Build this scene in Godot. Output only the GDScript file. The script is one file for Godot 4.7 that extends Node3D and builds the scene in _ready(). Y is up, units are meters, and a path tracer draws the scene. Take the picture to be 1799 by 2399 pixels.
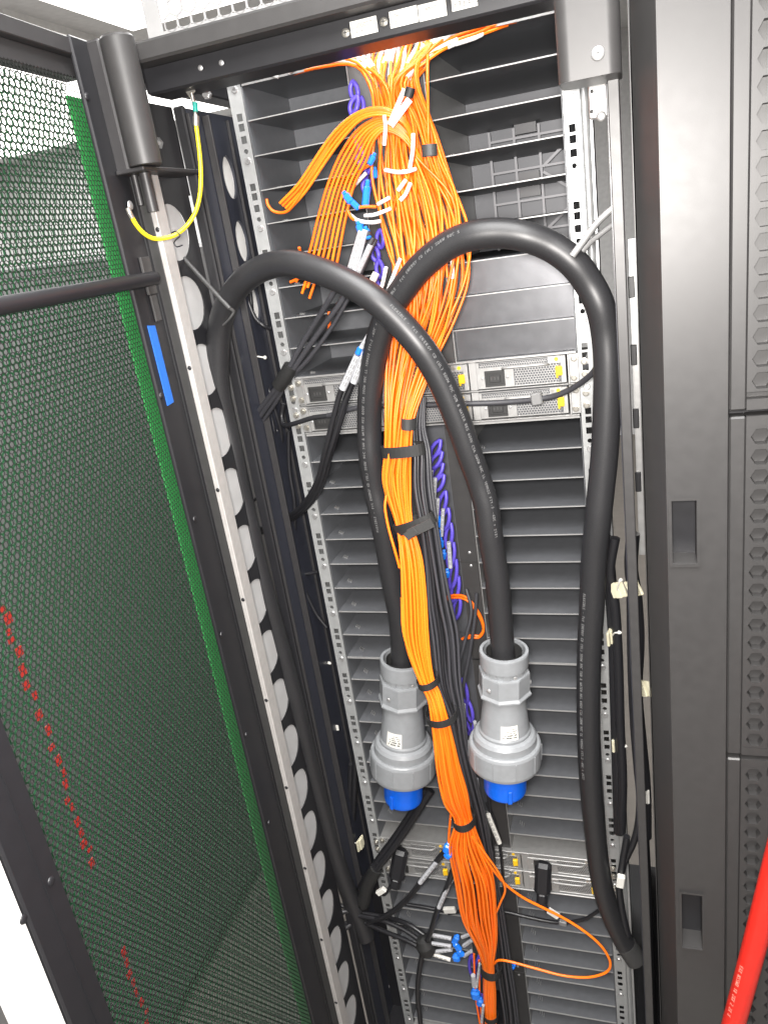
extends Node3D
# Rear of an open server rack: cable bundles, two heavy power cords with plugs, a swung-open mesh door, a neighbouring cabinet.

const EYE := Vector3(0.30698, 1.72, 1.14723)
const CX := Vector3(0.94710, -0.14399, -0.28682)
const CY := Vector3(0.03107, 0.93065, -0.36459)
const CZ := Vector3(0.31943, 0.33639, 0.88589)
var rng := RandomNumberGenerator.new()
var used := {}
var M := {}

func ray(px: float, py: float) -> Vector3:
	return CX * ((px - 899.5) / 1799.0) - CY * ((py - 1199.5) / 1799.0) - CZ

# a measured point of the photograph, placed on the plane at depth z (metres in front of the mounting rails)
func at(px: float, py: float, z: float) -> Vector3:
	var d := ray(px, py)
	return EYE + d * ((z - EYE.z) / d.z)

func atx(px: float, py: float, x: float) -> Vector3:
	var d := ray(px, py)
	return EYE + d * ((x - EYE.x) / d.x)

# ---------------------------------------------------------------- mesh builder
class MB:
	var v := PackedVector3Array()
	var n := PackedVector3Array()
	var ix := PackedInt32Array()
	var col := PackedColorArray()
	var bare := false   # no normals: flat shaded

	func tri(a: Vector3, b: Vector3, c: Vector3) -> void:
		var nn := (c - a).cross(b - a).normalized()
		var k := v.size()
		v.append(a); v.append(b); v.append(c)
		n.append(nn); n.append(nn); n.append(nn)
		ix.append(k); ix.append(k + 1); ix.append(k + 2)

	func quad(a: Vector3, b: Vector3, c: Vector3, d: Vector3) -> void:
		var nn := (c - a).cross(b - d).normalized()
		var k := v.size()
		v.append(a); v.append(b); v.append(c); v.append(d)
		for i in 4: n.append(nn)
		for i in [0, 1, 2, 0, 2, 3]: ix.append(k + i)

	func quad_out(a: Vector3, b: Vector3, c: Vector3, d: Vector3, o: Vector3) -> void:
		if (c - a).cross(b - d).dot(o) < 0.0: quad(a, d, c, b)
		else: quad(a, b, c, d)

	func box(c: Vector3, h: Vector3, bs := Basis.IDENTITY, bev := 0.0) -> void:
		var e := [bs.x, bs.y, bs.z]
		var hh := [h.x, h.y, h.z]
		var b: float = min(bev, min(h.x, min(h.y, h.z)) * 0.9)
		for k in 3:
			var u: int = (k + 1) % 3
			var w: int = (k + 2) % 3
			for s: float in [-1.0, 1.0]:
				var o: Vector3 = e[k] * (hh[k] * s)
				var uu: Vector3 = e[u] * (hh[u] - b)
				var ww: Vector3 = e[w] * (hh[w] - b)
				quad_out(c + o - uu - ww, c + o - uu + ww, c + o + uu + ww, c + o + uu - ww, e[k] * s)
		if b <= 0.0: return
		for k in 3:
			var u: int = (k + 1) % 3
			var w: int = (k + 2) % 3
			for s: float in [-1.0, 1.0]:
				for t: float in [-1.0, 1.0]:
					var p1: Vector3 = e[u] * (hh[u] * s) + e[w] * ((hh[w] - b) * t)
					var p2: Vector3 = e[u] * ((hh[u] - b) * s) + e[w] * (hh[w] * t)
					var l: Vector3 = e[k] * (hh[k] - b)
					quad_out(c + p1 - l, c + p1 + l, c + p2 + l, c + p2 - l, p1 + p2)
		for sx: float in [-1.0, 1.0]:
			for sy: float in [-1.0, 1.0]:
				for sz: float in [-1.0, 1.0]:
					var a: Vector3 = c + e[0] * (hh[0] * sx) + e[1] * ((hh[1] - b) * sy) + e[2] * ((hh[2] - b) * sz)
					var d: Vector3 = c + e[0] * ((hh[0] - b) * sx) + e[1] * (hh[1] * sy) + e[2] * ((hh[2] - b) * sz)
					var f: Vector3 = c + e[0] * ((hh[0] - b) * sx) + e[1] * ((hh[1] - b) * sy) + e[2] * (hh[2] * sz)
					if (f - a).cross(d - a).dot(a + d + f - c * 3.0) < 0.0: tri(a, f, d)
					else: tri(a, d, f)

	# upright bar with a rounded rectangular section, capped
	func rbar(x0: float, x1: float, z0: float, z1: float, r: float, y0: float, y1: float) -> void:
		var ring: Array[Vector2] = []
		var nr: Array[Vector2] = []
		for q in [[x1 - r, z1 - r, 0.0], [x0 + r, z1 - r, PI / 2], [x0 + r, z0 + r, PI], [x1 - r, z0 + r, PI * 1.5]]:
			for i in 7:
				var th: float = q[2] + PI / 2 * i / 6.0
				ring.append(Vector2(q[0] + r * cos(th), q[1] + r * sin(th)))
				nr.append(Vector2(cos(th), sin(th)))
		var c := ring.size()
		var k := v.size()
		for i in c:
			for y in [y1, y0]:
				v.append(Vector3(ring[i].x, y, ring[i].y))
				n.append(Vector3(nr[i].x, 0, nr[i].y))
		for i in c:
			var j := (i + 1) % c
			for e in [k + i * 2, k + i * 2 + 1, k + j * 2 + 1, k + i * 2, k + j * 2 + 1, k + j * 2]: ix.append(e)
		for y in [y1, y0]:
			var kc := v.size()
			var up: float = 1.0 if y == y1 else -1.0
			for i in c:
				v.append(Vector3(ring[i].x, y, ring[i].y))
				n.append(Vector3(0, up, 0))
			for i in range(1, c - 1):
				ix.append(kc)
				if up > 0: ix.append(kc + i); ix.append(kc + i + 1)
				else: ix.append(kc + i + 1); ix.append(kc + i)

	# box between corners
	func bx(x0: float, x1: float, y0: float, y1: float, z0: float, z1: float, bev := 0.0) -> void:
		box(Vector3(x0 + x1, y0 + y1, z0 + z1) * 0.5, Vector3(abs(x1 - x0), abs(y1 - y0), abs(z1 - z0)) * 0.5, Basis.IDENTITY, bev)

	# tube along points; flat = width factor across / depth factor
	func tube(p: PackedVector3Array, r: float, sides := 8, caps := true, rf := 1.0, stripe := 0) -> void:
		var cnt := p.size()
		if cnt < 2: return
		var t := (p[1] - p[0]).normalized()
		var nn := t.cross(Vector3(0.31, 0.2, 0.93)).normalized()
		var k0 := v.size()
		for i in cnt:
			var t2: Vector3
			if i == 0: t2 = p[1] - p[0]
			elif i == cnt - 1: t2 = p[cnt - 1] - p[cnt - 2]
			else: t2 = p[i + 1] - p[i - 1]
			t2 = t2.normalized()
			nn = (nn - t2 * nn.dot(t2)).normalized()
			var bb := t2.cross(nn)
			for j in sides:
				var a := TAU * j / sides
				var d := nn * cos(a) + bb * sin(a)
				v.append(p[i] + nn * (cos(a) * r) + bb * (sin(a) * r * rf))
				n.append(d)
				if stripe > 0: col.append(Color(0.02, 0.30, 0.12) if j < stripe else Color(0.80, 0.60, 0.02))
		for i in cnt - 1:
			for j in sides:
				var j2 := (j + 1) % sides
				var a := k0 + i * sides + j
				var b := k0 + (i + 1) * sides + j
				var c := k0 + (i + 1) * sides + j2
				var d := k0 + i * sides + j2
				ix.append(a); ix.append(b); ix.append(c); ix.append(a); ix.append(c); ix.append(d)
		if caps:
			for e in [0, cnt - 1]:
				var dirn: Vector3 = (p[0] - p[1]).normalized() if e == 0 else (p[cnt - 1] - p[cnt - 2]).normalized()
				var kc := v.size()
				for j in sides:
					v.append(v[k0 + e * sides + j]); n.append(dirn)
					if stripe > 0: col.append(Color(0.4, 0.15, 0.03))
				for j in range(1, sides - 1):
					if e == 0: ix.append(kc); ix.append(kc + j); ix.append(kc + j + 1)
					else: ix.append(kc); ix.append(kc + j + 1); ix.append(kc + j)

	# profile of (radius, height), listed from the top down the outside
	func lathe(pr: Array, segs: int, xf: Transform3D, a0 := 0.0, a1 := TAU, flat := false) -> void:
		for q in pr.size() - 1:
			var p0: Vector2 = pr[q]
			var p1: Vector2 = pr[q + 1]
			var nr := Vector2(-(p1.y - p0.y), p1.x - p0.x).normalized()
			for j in segs:
				var t0 := a0 + (a1 - a0) * j / segs
				var t1 := a0 + (a1 - a0) * (j + 1) / segs
				var k := v.size()
				for e in [[p0, t0], [p1, t0], [p1, t1], [p0, t1]]:
					var pp: Vector2 = e[0]
					var th: float = e[1]
					v.append(xf * Vector3(pp.x * cos(th), pp.y, pp.x * sin(th)))
					var tn: float = (t0 + t1) * 0.5 if flat else th
					n.append((xf.basis * Vector3(nr.x * cos(tn), nr.y, nr.x * sin(tn))).normalized())
				for i in [0, 1, 2, 0, 2, 3]: ix.append(k + i)

	# a disc / dome of a screw head, facing dirn
	func dome(c: Vector3, dirn: Vector3, r: float, hgt: float, segs := 10) -> void:
		var y := dirn.normalized()
		var x := y.cross(Vector3(0.3, 0.9, 0.1)).normalized()
		var xf := Transform3D(Basis(x, y, x.cross(y)), c)
		lathe([Vector2(0.0001, hgt), Vector2(r * 0.55, hgt * 0.9), Vector2(r * 0.9, hgt * 0.5), Vector2(r, 0.0)], segs, xf)

	# rectangle of half size (hw, hh) with a hole; shape 0 rect, 1 ellipse, 2 hexagon pointing along ux
	func holed(c: Vector3, ux: Vector3, uy: Vector3, hw: float, hh: float, shape: int, a: float, b: float, depth: float) -> void:
		var angs: Array[float] = []
		for i in 24: angs.append(TAU * i / 24.0)
		for s in [[1, 1], [-1, 1], [-1, -1], [1, -1]]:
			angs.append(fposmod(atan2(hh * s[1], hw * s[0]), TAU))
			if shape == 0: angs.append(fposmod(atan2(b * s[1], a * s[0]), TAU))
		angs.sort()
		var uz := ux.cross(uy).normalized()
		var last_o := Vector3.ZERO
		var last_i := Vector3.ZERO
		for q in angs.size() + 1:
			var th: float = angs[q % angs.size()]
			var cs := cos(th)
			var sn := sin(th)
			var ro: float = min(hw / max(abs(cs), 1e-6), hh / max(abs(sn), 1e-6))
			var ri: float
			if shape == 0: ri = min(a / max(abs(cs), 1e-6), b / max(abs(sn), 1e-6))
			elif shape == 1: ri = 1.0 / sqrt(cs * cs / (a * a) + sn * sn / (b * b))
			else:
				var m := fposmod(th, PI / 3.0) - PI / 6.0
				ri = a * 0.866 / cos(m)
			var po := c + (ux * cs + uy * sn) * ro
			var pi := c + (ux * cs + uy * sn) * ri
			if q > 0 and po.distance_squared_to(last_o) > 1e-14:
				quad_out(last_i, last_o, po, pi, uz)
				if depth > 0.0: quad(last_i, pi, pi - uz * depth, last_i - uz * depth)
			last_o = po
			last_i = pi

	# sheet of touching hexagonal holes; keep decides by (u, v) which cells exist
	func hexsheet(o: Vector3, ux: Vector3, uy: Vector3, w: float, h: float, pitch: float, frac: float, depth: float) -> void:
		bare = true
		var uz := ux.cross(uy).normalized() * depth
		var R := pitch / sqrt(3.0)
		var rows := int(h / (1.5 * R))
		var cols := int(w / pitch)
		var ox: Array[Vector3] = []
		for q in 6:
			var th := PI / 6.0 + q * PI / 3.0
			ox.append((ux * cos(th) + uy * sin(th)) * R)
		for r in rows:
			for cc in cols:
				var u := (cc + (0.75 if r % 2 else 0.25)) * pitch
				var y := (r + 0.5) * 1.5 * R
				var c := o + ux * u + uy * y
				var k := v.size()
				for q in 6: v.append(c + ox[q])
				for q in 6: v.append(c + ox[q] * frac)
				if depth > 0.0:
					for q in 6: v.append(c + ox[q] * frac - uz)
				for q in 6:
					var q2 := (q + 1) % 6
					ix.append(k + q); ix.append(k + 6 + q2); ix.append(k + q2)
					ix.append(k + q); ix.append(k + 6 + q); ix.append(k + 6 + q2)
					if depth > 0.0:
						ix.append(k + 6 + q); ix.append(k + 12 + q); ix.append(k + 12 + q2)
						ix.append(k + 6 + q); ix.append(k + 12 + q2); ix.append(k + 6 + q2)

# ---------------------------------------------------------------- scene helpers
func numbered(called: String) -> String:
	var k: int = used.get(called, 0)
	used[called] = k + 1
	return called if k == 0 else "%s_%03d" % [called, k]

func thing(called: String, label: String, cat: String, pos: Vector3, group := "") -> Node3D:
	var o := Node3D.new()
	o.name = numbered(called)
	add_child(o)
	o.position = pos
	tag(o, label, cat, group)
	return o

func tag(o: Node3D, label: String, cat: String, group := "") -> void:
	o.set_meta("label", label)
	o.set_meta("category", cat)
	o.set_meta("kind", "thing")
	if group != "": o.set_meta("group", group)

func mesh_of(b: MB, off: Vector3) -> ArrayMesh:
	var arr := []
	arr.resize(Mesh.ARRAY_MAX)
	var vv := b.v
	if off != Vector3.ZERO:
		vv = PackedVector3Array()
		vv.resize(b.v.size())
		for i in vv.size(): vv[i] = b.v[i] - off
	arr[Mesh.ARRAY_VERTEX] = vv
	if not b.bare and b.n.size() == vv.size(): arr[Mesh.ARRAY_NORMAL] = b.n
	if b.col.size() == vv.size(): arr[Mesh.ARRAY_COLOR] = b.col
	arr[Mesh.ARRAY_INDEX] = b.ix
	var m := ArrayMesh.new()
	m.add_surface_from_arrays(Mesh.PRIMITIVE_TRIANGLES, arr)
	return m

# commits what b holds (in scene coordinates) as one named mesh under parent
func part(called: String, b: MB, mat: Material, parent: Node3D) -> MeshInstance3D:
	var o := MeshInstance3D.new()
	var off := Vector3.ZERO
	var q: Node = parent
	while q != self and q is Node3D:
		off += (q as Node3D).position
		q = q.get_parent()
	o.mesh = mesh_of(b, off)
	o.material_override = mat
	o.name = called if parent != self else numbered(called)
	if parent != self:
		var k := 1
		while parent.has_node(NodePath(o.name)):
			o.name = "%s_%03d" % [called, k]
			k += 1
	parent.add_child(o, true)
	return o

# a thing that is one mesh; its origin lies at base
func single(called: String, b: MB, mat: Material, base: Vector3, label: String, cat: String, group := "") -> MeshInstance3D:
	var o := MeshInstance3D.new()
	o.mesh = mesh_of(b, base)
	o.material_override = mat
	o.name = numbered(called)
	add_child(o)
	o.position = base
	tag(o, label, cat, group)
	return o

func struct(called: String, b: MB, mat: Material) -> MeshInstance3D:
	var o := part(called, b, mat, self)
	o.set_meta("kind", "structure")
	o.set_meta("label", called.replace("_", " ") + " round the open server rack")
	return o

func dup(src: Node3D, called: String, label: String, by: Vector3, group := "") -> Node3D:
	var o: Node3D = src.duplicate()
	o.name = numbered(called)
	add_child(o)
	o.position = src.position + by
	tag(o, label, src.get_meta("category"), group)
	return o

func spline(p: Array, per := 6) -> PackedVector3Array:
	var o := PackedVector3Array()
	var c := p.size()
	for i in c - 1:
		var p0: Vector3 = p[max(i - 1, 0)]
		var p1: Vector3 = p[i]
		var p2: Vector3 = p[i + 1]
		var p3: Vector3 = p[min(i + 2, c - 1)]
		var l: float = max(p1.distance_to(p2), 1e-5)
		var m1: Vector3 = (p2 - p0) * (l / max(p1.distance_to(p0) + l, 1e-5))
		var m2: Vector3 = (p3 - p1) * (l / max(p2.distance_to(p3) + l, 1e-5))
		for k in per:
			var t := float(k) / per
			var t2 := t * t
			var t3 := t2 * t
			o.append(p1 * (2 * t3 - 3 * t2 + 1) + m1 * (t3 - 2 * t2 + t) + p2 * (-2 * t3 + 3 * t2) + m2 * (t3 - t2))
	o.append(p[c - 1])
	return o

# list of [px, py, z] to points
func pts(a: Array) -> Array:
	var o := []
	for q in a: o.append(at(q[0], q[1], q[2]))
	return o

func cable(called: String, a: Array, r: float, mat: Material, label: String, cat := "cable", group := "", sides := 8) -> MeshInstance3D:
	var p := spline(pts(a))
	var b := MB.new()
	b.tube(p, r, sides)
	return single(called, b, mat, p[p.size() - 1], label, cat, group)

# ---------------------------------------------------------------- materials
var noise_soft: NoiseTexture2D
var noise_fine: NoiseTexture2D
var noise_norm: NoiseTexture2D
var noise_brush: NoiseTexture2D

func noise_tex(freq: float, oct: int, lo: float, hi: float, sd: int, normal := false) -> NoiseTexture2D:
	var f := FastNoiseLite.new()
	f.noise_type = FastNoiseLite.TYPE_SIMPLEX
	f.seed = sd
	f.frequency = freq
	f.fractal_octaves = oct
	var t := NoiseTexture2D.new()
	t.width = 512
	t.height = 512
	t.seamless = true
	t.noise = f
	if normal:
		t.as_normal_map = true
		t.bump_strength = 3.0
	else:
		var g := Gradient.new()
		g.set_color(0, Color(lo, lo, lo))
		g.set_color(1, Color(hi, hi, hi))
		t.color_ramp = g
	return t

func mk(c: Color, rough: float, metal := 0.0, tex := 1, bump := 0.0, scl := 3.0) -> StandardMaterial3D:
	var m := StandardMaterial3D.new()
	m.albedo_color = Color(c.r, c.g, c.b).linear_to_srgb()
	m.roughness = rough
	m.metallic = metal
	m.cull_mode = BaseMaterial3D.CULL_DISABLED
	if tex > 0:
		m.uv1_triplanar = true
		m.uv1_scale = Vector3(scl, scl, scl)
		m.albedo_texture = noise_soft if tex == 1 else noise_fine
		m.roughness_texture = noise_soft
		m.roughness_texture_channel = BaseMaterial3D.TEXTURE_CHANNEL_GRAYSCALE
		if bump > 0.0:
			m.normal_enabled = true
			m.normal_texture = noise_norm
			m.normal_scale = bump
	return m

func g(v: float) -> Color: return Color(v, v, v)

func make_materials() -> void:
	noise_soft = noise_tex(0.012, 5, 0.94, 1.0, 3)
	noise_fine = noise_tex(0.09, 4, 0.7, 1.0, 5)
	noise_norm = noise_tex(0.25, 3, 0, 1, 8, true)
	M.black = mk(Color(0.012, 0.012, 0.014), 0.46, 0.0, 1, 0.04, 5.0)
	M.black_in = mk(Color(0.026, 0.028, 0.038), 0.34, 0.0, 1, 0.03, 4.0)
	M.mesh = mk(Color(0.012, 0.012, 0.012), 0.45, 0.0, 0)
	M.green = mk(Color(0.040, 0.33, 0.08), 0.45, 0.0, 0)
	M.green_dim = mk(Color(0.011, 0.066, 0.026), 0.42, 0.0, 0)
	M.inner = mk(Color(0.030, 0.033, 0.031), 0.45, 0.0, 0)
	M.red = mk(Color(0.26, 0.018, 0.013), 0.4, 0.0, 0)
	M.grey_paint = mk(Color(0.034, 0.033, 0.033), 0.46, 0.0, 1, 0.03, 6.0)
	M.dark_paint = mk(Color(0.026, 0.025, 0.026), 0.47, 0.0, 1, 0.05, 6.0)
	M.cover = mk(Color(0.030, 0.029, 0.029), 0.46, 0.0, 1, 0.05, 6.0)
	M.shelf = mk(Color(0.120, 0.125, 0.135), 0.46, 0.15, 1, 0.04, 7.0)
	M.shelf_in = mk(Color(0.085, 0.088, 0.098), 0.5, 0.1, 1, 0.03, 6.0)
	M.steel = mk(Color(0.50, 0.50, 0.50), 0.42, 0.75, 1, 0.05, 9.0)
	M.blank = mk(Color(0.12, 0.122, 0.130), 0.33, 0.5, 1, 0.03, 5.0)
	M.lip = mk(Color(0.34, 0.34, 0.335), 0.5, 0.4, 1)
	M.zinc = mk(Color(0.40, 0.40, 0.395), 0.42, 0.55, 1, 0.04, 9.0)
	M.rail = mk(Color(0.42, 0.43, 0.43), 0.40, 0.5, 1, 0.04, 8.0)
	M.trim = mk(Color(0.40, 0.385, 0.37), 0.45, 0.2, 1, 0.02, 8.0)
	M.white = mk(Color(0.72, 0.71, 0.69), 0.55, 0.0, 1)
	M.paper = mk(Color(0.62, 0.61, 0.57), 0.75, 0.0, 1)
	M.ink = mk(g(0.03), 0.7, 0.0, 0)
	M.print = mk(g(0.15), 0.7, 0.0, 0)
	M.oval = mk(Color(0.40, 0.40, 0.40), 0.6, 0.0, 1)
	M.cord = mk(Color(0.024, 0.024, 0.026), 0.45, 0.0, 2, 0.05, 8.0)
	M.thin = mk(Color(0.013, 0.013, 0.015), 0.42, 0.0, 0)
	M.greycable = mk(Color(0.036, 0.036, 0.041), 0.44, 0.0, 0)
	M.orange = mk(Color(0.90, 0.170, 0.006), 0.40, 0.0, 0)
	M.orange2 = mk(Color(0.92, 0.185, 0.010), 0.38, 0.0, 0)
	M.orange3 = mk(Color(0.85, 0.135, 0.005), 0.42, 0.0, 0)
	M.purple = mk(Color(0.085, 0.060, 0.42), 0.42, 0.0, 0)
	M.blue = mk(Color(0.010, 0.16, 0.68), 0.35, 0.0, 0)
	M.tape = mk(Color(0.020, 0.16, 0.66), 0.7, 0.0, 2, 0.1, 20.0)
	M.plugblue = mk(Color(0.004, 0.105, 0.62), 0.35, 0.0, 1, 0.04, 9.0)
	M.pluggrey = mk(Color(0.215, 0.225, 0.235), 0.38, 0.0, 1, 0.03, 9.0)
	M.plugdark = mk(g(0.02), 0.6, 0.0, 0)
	M.yellow = mk(Color(0.82, 0.50, 0.012), 0.4, 0.0, 0)
	M.cream = mk(Color(0.56, 0.53, 0.39), 0.5, 0.0, 0)
	M.nylon = mk(Color(0.60, 0.59, 0.55), 0.4, 0.0, 0)
	M.greytie = mk(g(0.16), 0.42, 0.0, 0)
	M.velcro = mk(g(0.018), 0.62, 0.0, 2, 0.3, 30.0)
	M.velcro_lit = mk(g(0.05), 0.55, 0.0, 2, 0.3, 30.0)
	M.clear = mk(Color(0.52, 0.53, 0.56), 0.3, 0.0, 2, 0.0, 30.0)
	M.hose = mk(Color(0.58, 0.020, 0.012), 0.36, 0.0, 1, 0.03, 6.0)
	M.hoseprint = mk(Color(0.70, 0.22, 0.17), 0.6, 0.0, 0)
	M.floor = mk(Color(0.20, 0.18, 0.16), 0.6, 0.0, 1, 0.1, 2.0)
	M.ceil = mk(g(0.72), 0.85, 0.0, 1)
	M.back = mk(Color(0.21, 0.205, 0.205), 0.7, 0.0, 1)
	M.lattice = mk(Color(0.16, 0.16, 0.17), 0.5, 0.3, 0)
	M.earth = mk(g(1.0), 0.35, 0.0, 0)
	M.earth.vertex_color_use_as_albedo = true
	M.lug = mk(Color(0.55, 0.53, 0.48), 0.3, 0.85, 0)
	M.panel = mk(g(0.22), 0.6, 0.0, 1)
	M.darktie = mk(g(0.05), 0.45, 0.0, 0)
	M.teal = mk(Color(0.01, 0.22, 0.18), 0.4, 0.0, 0)

func lamp_mat(e: float) -> StandardMaterial3D:
	var m := StandardMaterial3D.new()
	m.albedo_color = Color(0.9, 0.9, 0.9)
	m.emission_enabled = true
	m.emission = Color(1.0, 0.985, 0.96)
	m.emission_energy_multiplier = e
	return m

# ---------------------------------------------------------------- camera, light
func view_and_light() -> void:
	var cam := Camera3D.new()
	cam.name = "camera"
	cam.fov = 67.4
	cam.near = 0.02
	cam.far = 40.0
	cam.transform = Transform3D(Basis(CX, CY, CZ), EYE)
	add_child(cam)
	cam.current = true
	var we := WorldEnvironment.new()
	we.name = "environment"
	var e := Environment.new()
	e.background_mode = Environment.BG_COLOR
	e.background_color = Color(0.62, 0.62, 0.64)
	e.background_energy_multiplier = 0.18
	e.tonemap_mode = Environment.TONE_MAPPER_LINEAR
	e.tonemap_exposure = 1.12
	e.sdfgi_enabled = true
	e.ssao_enabled = true
	e.ssil_enabled = true
	we.environment = e
	add_child(we)
	# the photographer's flash, just above the lens
	var f := OmniLight3D.new()
	f.name = "camera_flash"
	f.position = EYE + Vector3(-0.015, 0.03, 0.03)
	f.light_energy = 3.1
	f.light_color = Color(1.0, 0.98, 0.96)
	f.light_size = 0.06
	f.omni_range = 8.0
	f.omni_attenuation = 2.0
	f.shadow_enabled = true
	add_child(f)

# a ceiling lamp: housing, glowing diffuser, and the light of the same size just under it
func ceiling_light(x: float, z: float, w: float, l: float, y: float, glow: float, energy: float, label: String) -> void:
	var t := thing("ceiling_light", label, "ceiling light", Vector3(x, y, z), "lamps on the ceiling above the racks")
	var b := MB.new()
	b.bx(x - w / 2 - 0.02, x + w / 2 + 0.02, y, y + 0.05, z - l / 2 - 0.02, z + l / 2 + 0.02, 0.004)
	part("housing", b, M.white, t)
	b = MB.new()
	b.bx(x - w / 2, x + w / 2, y - 0.008, y - 0.001, z - l / 2, z + l / 2)
	part("diffuser", b, lamp_mat(glow), t)
	var a := AreaLight3D.new()
	a.name = "lamp_light"
	a.area_size = Vector2(w, l)
	a.position = Vector3(0, -0.02, 0)
	a.rotation = Vector3(-PI / 2, 0, 0)
	a.light_energy = energy
	a.area_range = 8.0
	a.shadow_enabled = true
	t.add_child(a)

func _ready() -> void:
	rng.seed = 42
	make_materials()
	view_and_light()
	surroundings()
	rack()
	enclosures()
	power_supplies()
	door()
	neighbour()
	power_cords()
	fibre_bundle()
	black_bundle()
	channel_items()
	left_cables()
	lower_cluster()
	right_items()
	hose()

# ---------------------------------------------------------------- surroundings
func surroundings() -> void:
	var b := MB.new()
	b.bx(-5, 4, -0.03, 0.0, -5, 4)
	struct("floor", b, M.floor)
	b = MB.new()
	b.bx(-7, 5, 2.75, 2.85, -7, 4)
	struct("ceiling", b, M.ceil)
	b = MB.new()
	b.bx(-5.0, -4.9, 0.0, 2.75, -5, 4)
	struct("wall", b, M.ceil)
	b = MB.new()
	b.bx(-4.9, 4.0, 0.0, 2.75, -5.0, -4.9)
	struct("wall", b, M.ceil)
	ceiling_light(-1.0, -1.35, 1.5, 1.9, 2.72, 3.2, 5.0, "wide glowing ceiling lamp behind the open rack")
	ceiling_light(-3.2, -3.1, 2.4, 2.6, 2.72, 3.2, 5.0, "distant ceiling lamp seen through the top of the mesh door")
	ceiling_light(0.30, 1.0, 0.8, 1.8, 2.72, 2.5, 6.5, "ceiling lamp above the aisle in front of the rack")
	# the cabinet on the far side of the open door
	var t := thing("grey_cabinet", "plain grey cabinet standing beyond the mesh door", "cabinet", Vector3(-1.2, 0, 0.1))
	b = MB.new()
	b.bx(-1.65, -0.80, 0.04, 1.77, -1.3, 1.4, 0.01)
	part("body", b, M.back, t)
	b = MB.new()
	b.bx(-1.6, -0.85, 0.0, 0.04, -1.25, 1.35)
	part("plinth", b, M.black, t)

# ---------------------------------------------------------------- the rack
func text_mb(b: MB, txt: String, o: Vector3, ux: Vector3, uy: Vector3, size: float, font := "Droid Sans Mono", width := 0.0) -> void:
	var tm := TextMesh.new()
	var f := SystemFont.new()
	f.font_names = PackedStringArray([font])
	tm.font = f
	tm.text = txt
	tm.font_size = 32
	tm.pixel_size = size / 32.0
	tm.depth = 0.0003
	tm.curve_step = 4.0
	tm.horizontal_alignment = HORIZONTAL_ALIGNMENT_LEFT
	var a := tm.get_mesh_arrays() if tm.get_surface_count() == 0 else tm.surface_get_arrays(0)
	var vs: PackedVector3Array = a[Mesh.ARRAY_VERTEX]
	var ids: PackedInt32Array = a[Mesh.ARRAY_INDEX]
	var k := b.v.size()
	b.bare = true
	for q in vs: b.v.append(o + ux * q.x + uy * q.y + ux.cross(uy) * q.z)
	if ids.size() > 0:
		for i in ids: b.ix.append(k + i)
	else:
		for i in vs.size(): b.ix.append(k + i)

func rail(rack: Node3D, xc: float, hw: float) -> void:
	var b := MB.new()
	var per := 0.0952
	var y := 1.864
	var top := 1.957
	var cur := top
	var nuts: Array[Vector3] = []
	var first := y + per
	var yy := first
	while yy > 0.0:
		for q in [[0.0, 0.055, 1, 0.0034, 0.0034], [0.52, 0.07, 0, 0.0044, 0.0050], [0.66, 0.07, 0, 0.0044, 0.0050], [0.835, 0.085, 0, 0.0044, 0.0050]]:
			var c: float = yy - q[0] * per
			var h: float = q[1] * per
			if c + h > top or c - h < 0.0: continue
			if cur > c + h: b.quad_out(Vector3(xc - hw, cur, 0), Vector3(xc + hw, cur, 0), Vector3(xc + hw, c + h, 0), Vector3(xc - hw, c + h, 0), Vector3.BACK)
			b.holed(Vector3(xc, c, 0), Vector3.RIGHT, Vector3.UP, hw, h, q[2], q[3], q[4], 0.002)
			cur = c - h
		var ny: float = yy - 0.135 * per
		if ny < top and ny > 0.02: nuts.append(Vector3(xc, ny, 0))
		yy -= per
	b.quad_out(Vector3(xc - hw, cur, 0), Vector3(xc + hw, cur, 0), Vector3(xc + hw, 0, 0), Vector3(xc - hw, 0, 0), Vector3.BACK)
	# flange folded back on the outer side
	var s := signf(xc)
	b.bx(xc + s * hw, xc + s * (hw + 0.0015), 0, top, -0.05, 0.0)
	var r := part("mounting_rail", b, M.rail, rack)
	for p in nuts:
		var nb := MB.new()
		nb.lathe([Vector2(0.002, 0.0022), Vector2(0.0042, 0.0022), Vector2(0.0050, 0.0012), Vector2(0.0052, -0.001)], 10, Transform3D(Basis(Vector3.RIGHT, Vector3.BACK, Vector3.DOWN), p))
		nb.lathe([Vector2(0.0001, 0.0004), Vector2(0.002, 0.0004)], 8, Transform3D(Basis(Vector3.RIGHT, Vector3.BACK, Vector3.DOWN), p))
		part("rail_screw", nb, M.steel, r)

func screw(parent: Node3D, p: Vector3, dirn: Vector3, r: float, mat: Material, cross := false) -> void:
	var b := MB.new()
	b.dome(p, dirn, r, r * 0.45, 14)
	var o := part("screw", b, mat, parent)
	if cross:
		var c := MB.new()
		c.box(p + dirn * r * 0.44, Vector3(r * 0.42, r * 0.09, r * 0.06))
		c.box(p + dirn * r * 0.445, Vector3(r * 0.09, r * 0.42, r * 0.06))
		part("cross_slot", c, M.ink, o)

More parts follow.
